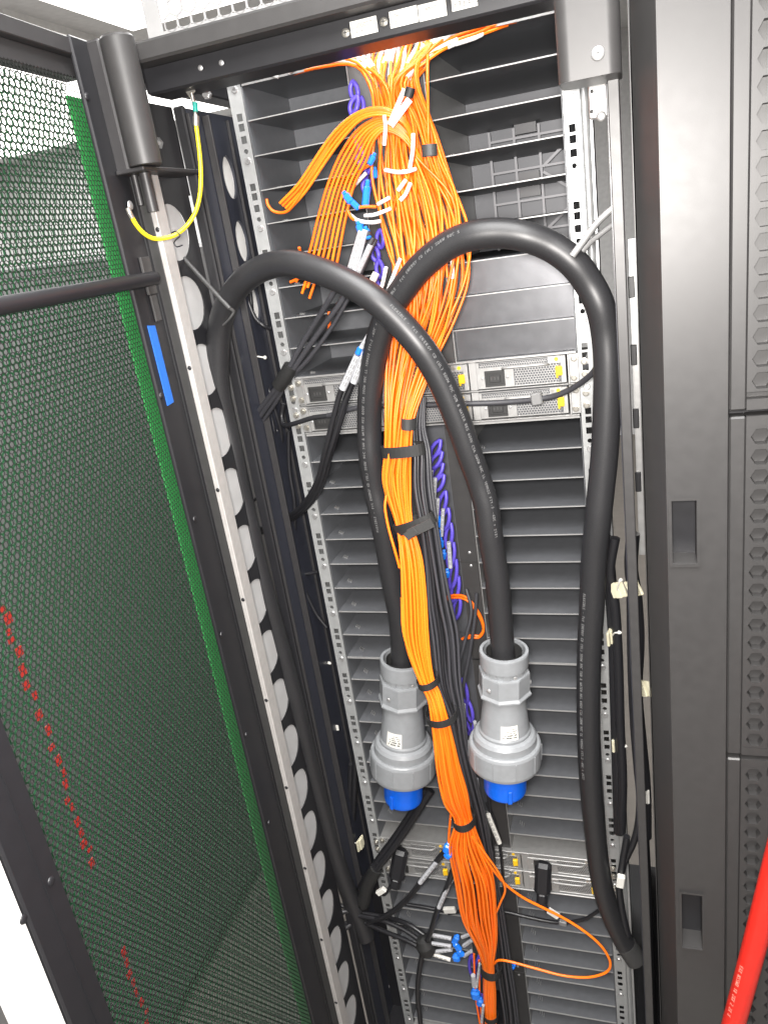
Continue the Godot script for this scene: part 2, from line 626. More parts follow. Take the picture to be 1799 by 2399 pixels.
func rack() -> void:
	var t := thing("server_rack", "black open server rack full of orange and black cables", "server rack", Vector3.ZERO)
	var b := MB.new()
	b.bx(-0.275, 0.255, 1.9585, 1.9815, 0.14, 0.20, 0.003)
	part("header_band", b, M.grey_paint, t)
	b = MB.new()
	b.bx(-0.275, 0.255, 1.928, 1.9575, 0.115, 0.17, 0.002)
	b.bx(-0.275, 0.255, 1.930, 1.9579, 0.170, 0.1712, 0.0005)
	var beam := part("header_beam", b, M.black, t)
	# printed stickers on the beam
	for q in [[0.0050, 0.0374, 1.9366, 1.9530, ["C3000173", "RACK 002"], 0.0058], [0.0524, 0.0854, 1.9366, 1.9533, ["JOB", "1426067"], 0.0052], [0.0864, 0.1182, 1.9362, 1.9525, ["COMNETCO"], 0.0052], [0.1244, 0.1530, 1.9383, 1.9545, ["", "r1i4-7"], 0.0080]]:
		b = MB.new()
		b.bx(q[0], q[1], q[2], q[3], 0.1710, 0.1718, 0.0003)
		var lb := part("sticker", b, M.paper, beam)
		b = MB.new()
		var ly: float = q[3] - 0.0058
		for line: String in q[4]:
			if line != "": text_mb(b, line, Vector3(q[0] + 0.0022, ly + (0.0 if q[5] < 0.007 else 0.0015), 0.1719), Vector3.RIGHT, Vector3.UP, q[5])
			ly -= 0.0062
		# thing > part > sub-part: the lettering lies on the beam beside its sticker
		part("lettering", b, M.ink, beam)
	for q in [[810, 77], [899, 51]]: screw(t, at(q[0], q[1], 0.172), Vector3.BACK, 0.0050, M.lug, true)
	for q in [[433, 127], [519, 147], [470, 159]]: screw(t, at(q[0], q[1], 0.171), Vector3.BACK, 0.0035, M.steel)
	# perforated panel above the header
	b = MB.new()
	b.hexsheet(Vector3(-0.216, 1.9850, 0.19), Vector3.RIGHT, Vector3.UP, 0.50, 0.16, 0.0185, 0.86, 0.0015)
	part("perforated_panel", b, M.panel, t).set_meta("kind", "stuff")
	b = MB.new()
	b.bx(-0.245, -0.2235, 1.9815, 2.15, 0.1885, 0.19)
	b.bx(-0.2235, 0.28, 1.9815, 1.9865, 0.1885, 0.19)
	part("panel_edge", b, M.panel, t)
	# hinge covers
	b = MB.new()
	var xf := Transform3D(Basis.IDENTITY, Vector3(-0.2655, 1.842, 0.228))
	b.lathe([Vector2(0.0001, 0.142), Vector2(0.018, 0.142), Vector2(0.0205, 0.139), Vector2(0.0205, 0.001), Vector2(0.019, 0.0), Vector2(0.0001, 0.0)], 28, xf)
	b.bx(-0.2855, -0.2660, 1.842, 1.984, 0.19, 0.226, 0.002)
	part("hinge_cover", b, M.cover, t)
	b = MB.new()
	b.bx(-0.312, -0.2840, 1.836, 1.985, 0.19, 0.238, 0.003)
	b.bx(-0.300, -0.2600, 1.836, 1.841, 0.10, 0.244, 0.001)
	part("hinge_plate", b, M.dark_paint, t)
	b = MB.new()
	b.tube(PackedVector3Array([Vector3(-0.278, 1.84, 0.215), Vector3(-0.278, 1.79, 0.215)]), 0.0075, 14)
	b.tube(PackedVector3Array([Vector3(-0.2935, 1.842, 0.215), Vector3(-0.2935, 1.80, 0.215)]), 0.004, 10)
	part("hinge_pin", b, M.dark_paint, t)
	b = MB.new()
	b.rbar(0.2385, 0.3005, 0.185, 0.25, 0.013, 1.8365, 2.10)
	var rc := part("hinge_cover", b, M.grey_paint, t)
	screw(rc, at(1400, 125, 0.250), Vector3.BACK, 0.0068, M.steel, true)
	# left post: grey strip, metal trim with black screws, side plate with oval knockouts
	b = MB.new()
	b.bx(-0.3125, -0.2925, 0, 1.838, 0.17, 0.1985, 0.001)
	part("post_strip", b, M.grey_paint, t)
	b = MB.new()
	b.bx(-0.2915, -0.2835, 0, 1.836, 0.175, 0.201, 0.0010)
	var tr := part("metal_trim", b, M.trim, t)
	for q in [[339, 543], [444, 862], [511, 1148], [571, 1405], [627, 1641], [677, 1846], [721, 2035], [762, 2203], [802, 2352]]:
		screw(tr, Vector3(-0.2866, at(q[0], q[1], 0.201).y, 0.201), Vector3.BACK, 0.0032, M.black)
	b = MB.new()
	var k := 0
	while 1.765 - 0.097 * k > 0.03:
		b.holed(Vector3(-0.304, 1.765 - 0.097 * k, 0.134), Vector3.FORWARD, Vector3.UP, 0.062, 0.0485, 1, 0.041, 0.038, 0.0015)
		k += 1
	b.bx(-0.3055, -0.304, 1.8135, 1.93, 0.066, 0.19)
	b.bx(-0.304, -0.288, 0.0, 1.93, 0.056, 0.066, 0.002)
	var sp := part("side_plate", b, M.black, t)
	k = 0
	while 1.765 - 0.097 * k > 0.03:
		b = MB.new()
		b.lathe([Vector2(0.0001, 0.0), Vector2(0.0405, 0.0), Vector2(0.0405, -0.001)], 24, Transform3D(Basis(Vector3(0, 0, 1), Vector3.RIGHT, Vector3.UP), Vector3(-0.3062, 1.765 - 0.097 * k, 0.134)))
		part("oval_blank", b, M.oval, sp)
		k += 1
	# inner side wall on the left, with three slots near the top
	b = MB.new()
	b.bx(-0.292, -0.288, 0.0, 1.927, 0.0, 0.056)
	b.bx(-0.292, -0.288, 0.0, 1.927, -0.55, -0.075)
	b.bx(-0.292, -0.288, 0.0, 1.600, -0.075, 0.0)
	b.bx(-0.292, -0.288, 1.885, 1.927, -0.075, 0.0)
	for q in 3: b.holed(Vector3(-0.288, 1.8375 - 0.095 * q, -0.0375), Vector3.FORWARD, Vector3.UP, 0.0375, 0.0475, 1, 0.019, 0.032, 0.004)
	part("inner_side_wall", b, M.black_in, t)
	b = MB.new()
	b.bx(-0.297, -0.2945, 1.61, 1.88, -0.06, -0.015)
	part("slot_backing", b, M.white, t)
	b = MB.new()
	for q in [[474, 427], [560, 420]]:
		var z := atx(q[0], q[1], -0.285).z
		b.bx(-0.288, -0.283, 0.0, 1.92, z - 0.002, z + 0.002, 0.0008)
	b.bx(-0.288, -0.276, 0.0, 1.92, 0.012, 0.016, 0.001)
	part("wall_fold", b, M.dark_paint, t)
	b = MB.new()
	b.bx(-0.300, -0.268, 1.943, 1.975, -0.55, 0.17, 0.002)
	part("top_side_beam", b, M.black, t)
	# corner bracket with bolts
	b = MB.new()
	var p := at(328, 198, 0.12)
	var p2 := at(436, 143, 0.12)
	b.bx(p.x, p2.x, p.y, p2.y + 0.004, 0.112, 0.12, 0.001)
	b.bx(p.x, p2.x, p.y - 0.003, p.y, 0.10, 0.15, 0.001)
	b.bx(p2.x - 0.002, p2.x + 0.036, p.y - 0.012, p.y - 0.006, 0.08, 0.13, 0.001)
	var br := part("corner_bracket", b, M.dark_paint, t)
	for q in [[402, 167, 0.0085, 0.122], [367, 336, 0.0075, 0.12], [485, 222, 0.005, 0.105], [330, 155, 0.004, 0.122]]:
		b = MB.new()
		var c := at(q[0], q[1], q[3])
		b.lathe([Vector2(0.0001, 0.006), Vector2(q[2] * 0.8, 0.006), Vector2(q[2] * 0.85, 0.002), Vector2(q[2] * 1.15, 0.002), Vector2(q[2] * 1.15, -0.004)], 6, Transform3D(Basis(Vector3.RIGHT, Vector3.BACK, Vector3.DOWN), c), 0.0, TAU, true)
		part("bolt", b, M.steel, br)
	# right post and the metal beside the right rail
	b = MB.new()
	b.bx(0.2850, 0.2970, 0, 1.838, 0.16, 0.1995, 0.001)
	part("post_strip", b, M.grey_paint, t)
	b = MB.new()
	b.tube(PackedVector3Array([Vector3(0.2505, 0.0, -0.008), Vector3(0.2505, 1.94, -0.008)]), 0.006, 14)
	b.bx(0.2565, 0.2608, 0, 1.94, -0.04, 0.0, 0.0006)
	part("rail_flange", b, M.rail, t)
	b = MB.new()
	b.bx(0.2835, 0.2848, 0, 1.93, -0.55, 0.17)
	part("inner_side_wall", b, M.black_in, t)
	b = MB.new()
	p = at(1380, 290, 0.11)
	p2 = at(1421, 180, 0.11)
	b.bx(p.x, p2.x, p.y + 0.004, p2.y + 0.02, 0.105, 0.110, 0.002)
	var hb := part("latch_plate", b, M.zinc, t)
	screw(hb, at(1408, 272, 0.110), Vector3.BACK, 0.0058, M.zinc)
	for q in [[1386, 186], [1386, 214], [1386, 261]]: screw(hb, at(q[0], q[1], 0.110), Vector3.BACK, 0.0022, M.ink)
	# light strip with dark clips in the gap to the neighbouring cabinet
	b = MB.new()
	b.bx(0.2995, 0.3085, at(1475, 1300, 0.06).y, at(1475, 560, 0.06).y, 0.055, 0.06)
	var gs := part("gap_strip", b, M.zinc, t)
	for q in [[647, 697], [807, 855], [957, 1002], [1105, 1150]]:
		b = MB.new()
		b.bx(0.2975, 0.3055, at(1475, q[1], 0.06).y, at(1475, q[0], 0.06).y, 0.06, 0.066, 0.001)
		part("dark_clip", b, M.black, gs)
	b = MB.new()
	b.bx(0.3078, 0.3086, 0, 2.1, 0.10, 0.199)
	part("gap_edge", b, M.grey_paint, t)
	b = MB.new()
	b.bx(-0.222, 0.222, 0.026, 0.047, -0.02, 0.012, 0.002)
	part("bottom_sill", b, M.zinc, t)
	b = MB.new()
	b.bx(-0.31, 0.31, 0.0, 0.025, -0.55, 0.18)
	part("bottom_plate", b, M.black, t)
	b = MB.new()
	b.bx(-0.29, -0.235, 0.02, 0.42, -0.045, -0.04, 0.002)
	var foot := part("lower_flange", b, M.black, t)
	for q in [[880, 2326], [906, 2310], [892, 2354], [833, 2372]]: screw(foot, at(q[0], q[1], -0.039), Vector3.BACK, 0.0075, M.steel)
	rail(t, -0.2345, 0.0100)
	rail(t, 0.2345, 0.0100)
	# bright perforated flange over the topmost enclosure
	b = MB.new()
	b.bx(-0.222, 0.222, 1.9515, 1.9610, -0.012, -0.009)
	var tf := part("top_flange", b, M.zinc, t)
	for q in 7:
		b = MB.new()
		b.bx(-0.19 + q * 0.06, -0.172 + q * 0.06, 1.9552, 1.9574, -0.0095, -0.0082)
		part("slot", b, M.ink, tf)

# ---------------------------------------------------------------- blade enclosures
func enclosures() -> void:
	var y0 := 1.523
	var st := 0.0475
	var t := thing("blade_enclosure", "topmost empty blade enclosure behind the spread of orange fibre", "enclosure", Vector3(0, y0, 0), "empty blade enclosures in the rack")
	var b := MB.new()
	for x in [-0.2235, -0.0625, 0.0445, 0.2225]:
		b = MB.new()
		b.bx(x, x + 0.001, y0, y0 + st * 9, -0.42, -0.001)
		part("upright", b, M.zinc if absf(x) < 0.1 else M.shelf, t)
	b = MB.new()
	b.bx(-0.2235, 0.2235, y0, y0 + st * 9, -0.424, -0.42)
	part("rear_wall", b, M.shelf_in, t)
	b = MB.new()
	b.bx(-0.0615, 0.012, y0, y0 + st * 9, -0.105, -0.10)
	b.bx(0.0118, 0.0126, y0, y0 + st * 9, -0.10, -0.006)
	part("channel_back", b, M.shelf_in, t)
	b = MB.new()
	b.bx(0.0126, 0.0443, y0 + 0.001, y0 + st * 9 - 0.001, -0.0075, -0.006)
	b.bx(0.0126, 0.0443, y0 + 0.19, y0 + 0.1915, -0.0065, -0.004)
	var cp := part("channel_plate", b, M.grey_paint, t)
	for q in [0.182, 0.206]: screw(cp, Vector3(0.030, y0 + q, -0.006), Vector3.BACK, 0.0026, M.steel)
	for k in 10:
		for sx in [[-0.2222, -0.0630], [0.0458, 0.2222]]:
			b = MB.new()
			var y: float = y0 + st * k
			b.bx(sx[0], sx[1], y - 0.0008, y + 0.0008, -0.42, -0.0015)
			var sh := part("slot_shelf", b, M.shelf, t)
			b = MB.new()
			var hl := 0.0017 if k == 9 else 0.0008
			b.bx(sx[0], sx[1], y - hl, y + hl * 0.9, -0.0015, 0.0006)
			part("front_lip", b, M.lip, sh)
			b = MB.new()
			for q in 3: b.bx(sx[0] + 0.016 + q * 0.004, sx[0] + 0.0168 + q * 0.004, y + 0.0008, y + 0.0035, -0.034 + q * 0.003, -0.026 + q * 0.003)
			part("guide_tab", b, M.zinc, sh)
	# (the copies below take their parts from the topmost enclosure as it stands here)
	dup(t, "blade_enclosure", "second blade enclosure from the top, right under the upper power supplies", Vector3(0, 0.9985 - y0, 0), "empty blade enclosures in the rack")
	dup(t, "blade_enclosure", "third blade enclosure, behind the two grey and blue plugs", Vector3(0, 0.5702 - y0, 0), "empty blade enclosures in the rack")
	dup(t, "blade_enclosure", "lowest blade enclosure, behind the long loose orange loop", Vector3(0, 0.0526 - y0, 0), "empty blade enclosures in the rack")
	b = MB.new()
	b.bx(-0.2222, -0.0630, y0 + 0.001, y0 + st * 9 - 0.001, -0.172, -0.170)
	part("midplane", b, M.shelf, t)
	b = MB.new()
	b.bx(0.0460, 0.2220, y0 + 0.001, y0 + st * 9 - 0.001, -0.282, -0.280)
	part("midplane", b, M.shelf_in, t)
	for k in 3:
		b = MB.new()
		b.bx(0.0462, 0.2218, y0 + st * k + 0.0012, y0 + st * (k + 1) - 0.0012, -0.014, -0.012)
		part("blanking_panel", b, M.blank, t)
	# grey lattice inside the right half of the topmost enclosure
	b = MB.new()
	var z := -0.24
	for q in [0.085, 0.125, 0.165, 0.214]: b.bx(q, q + 0.004, 1.53, 1.85, z - 0.004, z)
	for q in 7: b.bx(0.085, 0.222, 1.545 + q * 0.048, 1.5485 + q * 0.048, z - 0.003, z + 0.001)
	for q in 3:
		for s in [-1.0, 1.0]:
			var c := Vector3(0.194, 1.59 + q * 0.096, z)
			b.box(c + Vector3(0, 0.022 * s, 0), Vector3(0.030, 0.0022, 0.002), Basis(Vector3.BACK, 0.65 * s))
	part("lattice_frame", b, M.lattice, t)
	for q in 4:
		b = MB.new()
		b.bx(0.128, 0.163, 1.552 + q * 0.096, 1.590 + q * 0.096, z - 0.02, z - 0.004)
		part("circuit_card", b, M.greycable, t)

# ---------------------------------------------------------------- power supplies
func power_supplies() -> void:
	for lv in 2:
		var dy := -0.947 * lv
		var y0 := 1.4285 + dy
		var t := thing("power_shelf", ["metal shelf holding the upper six power supplies", "metal shelf holding the lower six power supplies"][lv], "power shelf", Vector3(0, y0, 0), "power shelves between the enclosures")
		var b := MB.new()
		for q in [[0.0, 0.0022], [0.0475, 0.049], [0.0925, 0.0945]]: b.bx(-0.2225, 0.2225, y0 + q[0], y0 + q[1], -0.3, 0.003, 0.0004)
		part("shelf_plate", b, M.zinc, t)
		for x in [-0.0765, 0.0690]:
			for r in [[0.003, 0.0465], [0.0495, 0.092]]:
				b = MB.new()
				b.bx(x - 0.0058, x + 0.0058, y0 + r[0], y0 + r[1], -0.3, 0.0005, 0.0006)
				part("divider", b, M.lip, t)
		for s in [-1.0, 1.0]:
			for r in [[0.003, 0.0465], [0.0495, 0.092]]:
				b = MB.new()
				b.bx(s * 0.2095, s * 0.2250, y0 + r[0], y0 + r[1], -0.02, 0.0015, 0.0008)
				b.bx(s * 0.2095, s * 0.2120, y0 + r[0], y0 + r[1], 0.0015, 0.006, 0.0005)
				var ear := part("ear", b, M.zinc, t)
				for q in [[0.2175, 0.008], [0.2330, 0.012], [0.2330, 0.030], [0.2190, 0.036]]:
					b = MB.new()
					b.lathe([Vector2(0.0001, 0.005), Vector2(0.003, 0.005), Vector2(0.0034, 0.0015), Vector2(0.0052, 0.0013), Vector2(0.0054, -0.001)], 12, Transform3D(Basis(Vector3.RIGHT, Vector3.BACK, Vector3.DOWN), Vector3(s * q[0], y0 + r[0] + q[1], 0.002)))
					part("thumb_screw", b, M.lug, ear)
	var src := supply()
	var cols := ["left", "middle", "right"]
	for lv in 2:
		for row in 2:
			for c in 3:
				if lv == 0 and row == 0 and c == 0: continue
				var lb: String = "%s power supply in the %s row of the %s power shelf" % [["left", "middle", "right"][c], ["top", "bottom"][row], ["upper", "lower"][lv]]
				dup(src, "power_supply", lb, Vector3(0.1456 * c - 0.0005 * c, -0.0465 * row - 0.947 * lv, 0), "power supplies with yellow latches")

func supply() -> Node3D:
	var w := 0.1320
	var h := 0.0420
	var o := Vector3(-0.1497, 1.4782, 0.0)
	var t := thing("power_supply", "left power supply in the top row of the upper power shelf", "power supply", o, "power supplies with yellow latches")
	var b := MB.new()
	b.bx(o.x - w / 2, o.x + w / 2, o.y, o.y + h, -0.28, -0.0045)
	part("body", b, M.shelf_in, t)
	b = MB.new()
	# face: left block, bars between the grilles, rim
	for q in [[-0.066, -0.010, 0.001, 0.0305], [0.0585, 0.066, 0.001, 0.041], [-0.010, 0.0585, 0.001, 0.0026], [-0.066, 0.0585, 0.0305, 0.0325], [-0.066, 0.0585, 0.0402, 0.0415], [-0.066, -0.0615, 0.0325, 0.0402], [0.0405, 0.0585, 0.0325, 0.0402]]:
		b.bx(o.x + q[0], o.x + q[1], o.y + q[2], o.y + q[3], -0.004, 0.0, 0.0003)
	var face := part("face_plate", b, M.zinc, t)
	b = MB.new()
	b.hexsheet(o + Vector3(-0.010, 0.0026, -0.0005), Vector3.RIGHT, Vector3.UP, 0.0690, 0.0290, 0.0041, 0.76, 0.001)
	b.hexsheet(o + Vector3(-0.0615, 0.0325, -0.0005), Vector3.RIGHT, Vector3.UP, 0.1025, 0.0084, 0.0036, 0.74, 0.001)
	part("grille", b, M.zinc, t).set_meta("kind", "stuff")
	b = MB.new()
	var ic := o + Vector3(-0.0388, 0.0158, 0.0)
	b.holed(ic + Vector3(0, 0, 0.0025), Vector3.RIGHT, Vector3.UP, 0.0150, 0.0120, 0, 0.0118, 0.0088, 0.012)
	b.bx(ic.x - 0.0150, ic.x + 0.0150, ic.y + 0.0118, ic.y + 0.0120, 0, 0.0025)
	b.bx(ic.x - 0.0150, ic.x + 0.0150, ic.y - 0.0120, ic.y - 0.0118, 0, 0.0025)
	b.bx(ic.x - 0.0150, ic.x - 0.0148, ic.y - 0.0120, ic.y + 0.0120, 0, 0.0025)
	b.bx(ic.x + 0.0148, ic.x + 0.0150, ic.y - 0.0120, ic.y + 0.0120, 0, 0.0025)
	b.bx(ic.x - 0.0119, ic.x + 0.0119, ic.y - 0.0089, ic.y + 0.0089, -0.0040, 0.0002)
	b.bx(ic.x - 0.0085, ic.x + 0.0085, ic.y - 0.0060, ic.y + 0.0055, 0.0002, 0.0018, 0.001)
	var inl := part("inlet", b, M.plugdark, t)
	b = MB.new()
	for q in [-0.005, 0.0, 0.005]: b.bx(ic.x + q - 0.0008, ic.x + q + 0.0008, ic.y - 0.002, ic.y + 0.0022, 0.0018, 0.0026)
	part("pin", b, M.darktie, inl)
	b = MB.new()
	b.tube(spline([o + Vector3(-0.026, 0.0295, 0.0), o + Vector3(-0.024, 0.0312, 0.006), o + Vector3(-0.016, 0.0318, 0.009), o + Vector3(0.032, 0.0318, 0.009), o + Vector3(0.039, 0.0312, 0.006), o + Vector3(0.041, 0.0298, 0.0)], 4), 0.0021, 8)
	part("handle", b, M.lip, t)
	b = MB.new()
	b.bx(o.x + 0.0515, o.x + 0.0610, o.y + 0.013, o.y + 0.0265, 0.0005, 0.0065, 0.0008)
	b.bx(o.x + 0.0515, o.x + 0.0545, o.y + 0.009, o.y + 0.0265, 0.0005, 0.0045, 0.0008)
	part("latch", b, M.yellow, t)
	for q in [0.0445, 0.0530]:
		b = MB.new()
		b.lathe([Vector2(0.0012, 0.001), Vector2(0.0028, 0.001), Vector2(0.003, 0.0)], 10, Transform3D(Basis(Vector3.RIGHT, Vector3.BACK, Vector3.DOWN), o + Vector3(q, 0.0363, 0.0003)))
		b.lathe([Vector2(0.0001, 0.0006), Vector2(0.0012, 0.0006)], 8, Transform3D(Basis(Vector3.RIGHT, Vector3.BACK, Vector3.DOWN), o + Vector3(q, 0.0363, 0.0003)))
		part("indicator", b, M.yellow if q > 0.05 else M.lug, t)
	for q in [-0.0575, -0.0200]: screw(t, o + Vector3(q, 0.0165, 0.0), Vector3.BACK, 0.0022, M.steel)
	return t

# ---------------------------------------------------------------- mesh door
const DH := Vector3(-0.30, 0, 0.25)
const DU := Vector3(0.08372, 0, 0.99649)
const DN := Vector3(0.99649, 0, -0.08372)

func D(u: float, y: float, w: float) -> Vector3: return DH + DU * u + Vector3.UP * y + DN * w

func atd(px: float, py: float) -> Vector3:
	var r := ray(px, py)
	return EYE + r * ((DH - EYE).dot(DN) / r.dot(DN))

func dbox(b: MB, u0: float, u1: float, y0: float, y1: float, w0: float, w1: float, bev := 0.0) -> void:
	b.box(D((u0 + u1) / 2, (y0 + y1) / 2, (w0 + w1) / 2), Vector3((u1 - u0) / 2, (y1 - y0) / 2, (w1 - w0) / 2), Basis(DU, Vector3.UP, -DN), bev)

func door() -> void:
	var t := thing("mesh_door", "black mesh cabinet door standing open, with green shining through its holes", "door", DH)
	var b := MB.new()
	dbox(b, -0.040, 0.022, 0.05, 1.986, -0.006, 0.0, 0.002)
	dbox(b, -0.060, -0.045, 0.05, 1.986, -0.035, -0.002, 0.001)
	part("hinge_stile", b, M.black, t)
	b = MB.new()
	dbox(b, 0.437, 0.489, 0.05, 1.986, -0.035, 0.0, 0.002)
	dbox(b, 0.459, 0.4605, 0.05, 1.986, 0.0, 0.0012)
	part("outer_stile", b, M.black, t)
	b = MB.new()
	dbox(b, 0.0, 0.46, 1.966, 1.984, -0.030, -0.002, 0.001)
	dbox(b, 0.0, 0.46, 1.944, 1.9655, -0.032, -0.012, 0.001)
	part("top_rail", b, M.dark_paint, t)
	b = MB.new()
	dbox(b, 0.022, 0.437, 0.05, 0.16, -0.035, -0.001, 0.001)
	part("bottom_rail", b, M.black, t)
	b = MB.new()
	dbox(b, 0.490, 0.506, 0.05, 1.986, -0.030, -0.004, 0.001)
	dbox(b, 0.5062, 0.5245, 0.05, 1.986, -0.032, -0.008, 0.001)
	part("edge_trim", b, M.white, t)
	b = MB.new()
	b.hexsheet(D(0.0225, 0.16, -0.005), DU, Vector3.UP, 0.4145, 1.785, 0.0062, 0.895, 0.0006)
	part("front_mesh", b, M.mesh, t).set_meta("kind", "stuff")
	b = MB.new()
	b.hexsheet(D(0.0065, 0.16, -0.032), DU, Vector3.UP, 0.425, 1.785, 0.0094, 0.80, 0.0010)
	part("rear_mesh", b, M.green_dim, t).set_meta("kind", "stuff")
	b = MB.new()
	dbox(b, -0.043, 0.006, 0.16, 1.93, -0.0345, -0.0315)
	part("green_border", b, M.green, t)
	b = MB.new()
	var ry := 1.43
	while ry > 0.3:
		var l := rng.randf_range(0.005, 0.013)
		if ry < 1.10 and ry > 0.98:
			ry -= 0.03
			continue
		b = MB.new()
		var ru := rng.randf_range(0.353, 0.362)
		dbox(b, ru, ru + rng.randf_range(0.005, 0.010), ry - l, ry, -0.0312, -0.030)
		part("red_mark", b, M.red, t)
		ry -= l + rng.randf_range(0.003, 0.014)
	b = MB.new()
	b.tube(PackedVector3Array([D(-0.022, 1.710, 0.010), D(0.2, 1.7095, 0.010), D(0.462, 1.709, 0.010)]), 0.0088, 20)
	part("stay_bar", b, M.black, t)
	b = MB.new()
	dbox(b, -0.034, -0.010, 1.690, 1.738, 0.0005, 0.0045, 0.001)
	dbox(b, -0.030, -0.014, 1.655, 1.690, 0.0005, 0.0035, 0.001)
	part("bar_bracket", b, M.grey_paint, t)
	for q in [[204, 226], [378, 927], [519, 1486], [577, 1721], [119, 2064], [54, 2154], [456, 1216], [630, 1927]]:
		screw(t, atd(q[0], q[1]) + DN * 0.0005, DN, 0.0048, M.black)
	b = MB.new()
	var q := [atd(345, 763), atd(362, 763), atd(406, 942), atd(392, 951)]
	var o := DN * 0.0012
	b.quad_out(q[0] + o, q[1] + o, q[2] + o, q[3] + o, DN)
	for i in 4:
		var j := (i + 1) % 4
		b.quad(q[i] + o, q[j] + o, q[j] + o * 0.1, q[i] + o * 0.1)
	single("blue_tape", b, M.tape, q[3] + o, "strip of blue tape stuck on the hinge side of the mesh door", "tape")

# ---------------------------------------------------------------- neighbouring cabinet
func neighbour() -> void:
	var t := thing("neighbour_cabinet", "dark grey cabinet with hexagonal vents standing right of the open rack", "cabinet", Vector3(0.4, 0, 0))
	var b := MB.new()
	var z := 0.25
	var a := at(1566, 1166, z)
	var c := at(1633, 1326, z)
	var a2 := at(1588, 2085, z)
	var c2 := at(1652, 2228, z)
	var x0 := 0.3332
	var x1 := 0.3985
	var cur := 2.3
	var frames: Array[MB] = []
	var backs: Array[MB] = []
	for q in [[a, c], [a2, c2]]:
		var hi: float = q[0].y
		var lo: float = q[1].y
		var cx: float = clampf((q[0].x + q[1].x) / 2, x0 + 0.019, x1 - 0.02)
		var hw := 0.0155
		b.quad_out(Vector3(x0, cur, z), Vector3(x1, cur, z), Vector3(x1, hi + 0.012, z), Vector3(x0, hi + 0.012, z), Vector3.BACK)
		var w0 := cx - hw - 0.0028
		b.holed(Vector3(cx, (hi + lo) / 2, z), Vector3.RIGHT, Vector3.UP, hw + 0.0028, (hi - lo) / 2 + 0.012, 0, hw - 0.002, (hi - lo) / 2 - 0.004, 0.031)
		b.quad_out(Vector3(x0, hi + 0.012, z), Vector3(w0, hi + 0.012, z), Vector3(w0, lo - 0.012, z), Vector3(x0, lo - 0.012, z), Vector3.BACK)
		b.quad_out(Vector3(cx + hw + 0.0028, hi + 0.012, z), Vector3(x1, hi + 0.012, z), Vector3(x1, lo - 0.012, z), Vector3(cx + hw + 0.0028, lo - 0.012, z), Vector3.BACK)
		frames.append(MB.new())
		backs.append(MB.new())
		frames[-1].holed(Vector3(cx, (hi + lo) / 2, z + 0.003), Vector3.RIGHT, Vector3.UP, hw + 0.0015, (hi - lo) / 2, 0, hw - 0.0015, (hi - lo) / 2 - 0.0035, 0.003)
		backs[-1].bx(cx - hw, cx + hw, lo, hi, z - 0.034, z - 0.0305)
		cur = lo - 0.012
	b.quad_out(Vector3(x0, cur, z), Vector3(x1, cur, z), Vector3(x1, 0, z), Vector3(x0, 0, z), Vector3.BACK)
	# bevelled edge and side towards the rack
	b.quad_out(Vector3(x0, 2.3, z), Vector3(x0 - 0.003, 2.3, z - 0.006), Vector3(x0 - 0.003, 0, z - 0.006), Vector3(x0, 0, z), Vector3(-1, 0, 1))
	b.quad_out(Vector3(x1, 2.3, z), Vector3(x1 + 0.0015, 2.3, z - 0.004), Vector3(x1 + 0.0015, 0, z - 0.004), Vector3(x1, 0, z), Vector3(1, 0, 1))
	part("door_column", b, M.grey_paint, t)
	for i in 2:
		part("handle_frame", frames[i], M.grey_paint, t)
		part("handle_recess", backs[i], M.black, t)
	b = MB.new()
	b.quad_out(Vector3(x0 - 0.003, 2.3, z - 0.006), Vector3(0.3100, 2.3, 0.20), Vector3(0.3100, 0, 0.20), Vector3(x0 - 0.003, 0, z - 0.006), Vector3(-1, 0, 1))
	b.bx(0.3100, 0.335, 0, 2.3, -0.55, 0.1995)
	part("side_panel", b, M.grey_paint, t)
	b = MB.new()
	b.bx(0.345, 0.9, 0, 2.3, -0.5, 0.215)
	part("body", b, M.black, t)
	# vent panels, one above the other
	var zz := 0.2435
	var cell := MB.new()
	cell.holed(Vector3.ZERO, Vector3.RIGHT, Vector3.UP, 0.01525, 0.0119, 2, 0.0104, 0.0104, 0.0)
	# pocket: tapering walls and a sloped bottom
	for i in 6:
		var t0 := i * PI / 3.0
		var t1 := (i + 1) * PI / 3.0
		var o0 := Vector3(cos(t0), sin(t0), 0) * 0.0104
		var o1 := Vector3(cos(t1), sin(t1), 0) * 0.0104
		var dz := Vector3(0, 0, -0.0112)
		cell.quad(o0, o1, o1 * 0.94 + dz, o0 * 0.94 + dz)
		cell.tri(o0 * 0.94 + dz, o1 * 0.94 + dz, dz)
	var cm := mesh_of(cell, Vector3.ZERO)
	for q in [[1.4825, 2.30, 1.519], [1.0225, 1.4755, 1.459], [0.0, 1.0155, 0.990]]:
		var pn := MB.new()
		pn.bx(0.4005, 0.4180, q[0], q[1], zz - 0.02, zz, 0.002)
		pn.bx(0.4180, 0.62, q[0], q[0] + 0.012, zz - 0.02, zz - 0.0001)
		pn.bx(0.4180, 0.62, q[1] - 0.012, q[1], zz - 0.02, zz - 0.0001)
		pn.bx(0.4180, 0.62, q[0] + 0.012, q[1] - 0.012, zz - 0.03, zz - 0.012)
		var ps := part("vent_panel", pn, M.grey_paint, t)
		for col in 6:
			var x: float = 0.4332 + 0.0305 * col
			var y: float = q[1] - 0.012 - 0.0119
			if col % 2 == 1: y -= 0.0119
			while y > q[0] + 0.024:
				if y < 1.95:
					var h := MeshInstance3D.new()
					h.mesh = cm
					h.material_override = M.grey_paint
					h.name = "vent_cell"
					h.position = Vector3(x, y, zz) - t.position
					ps.add_child(h, true)
				y -= 0.0238

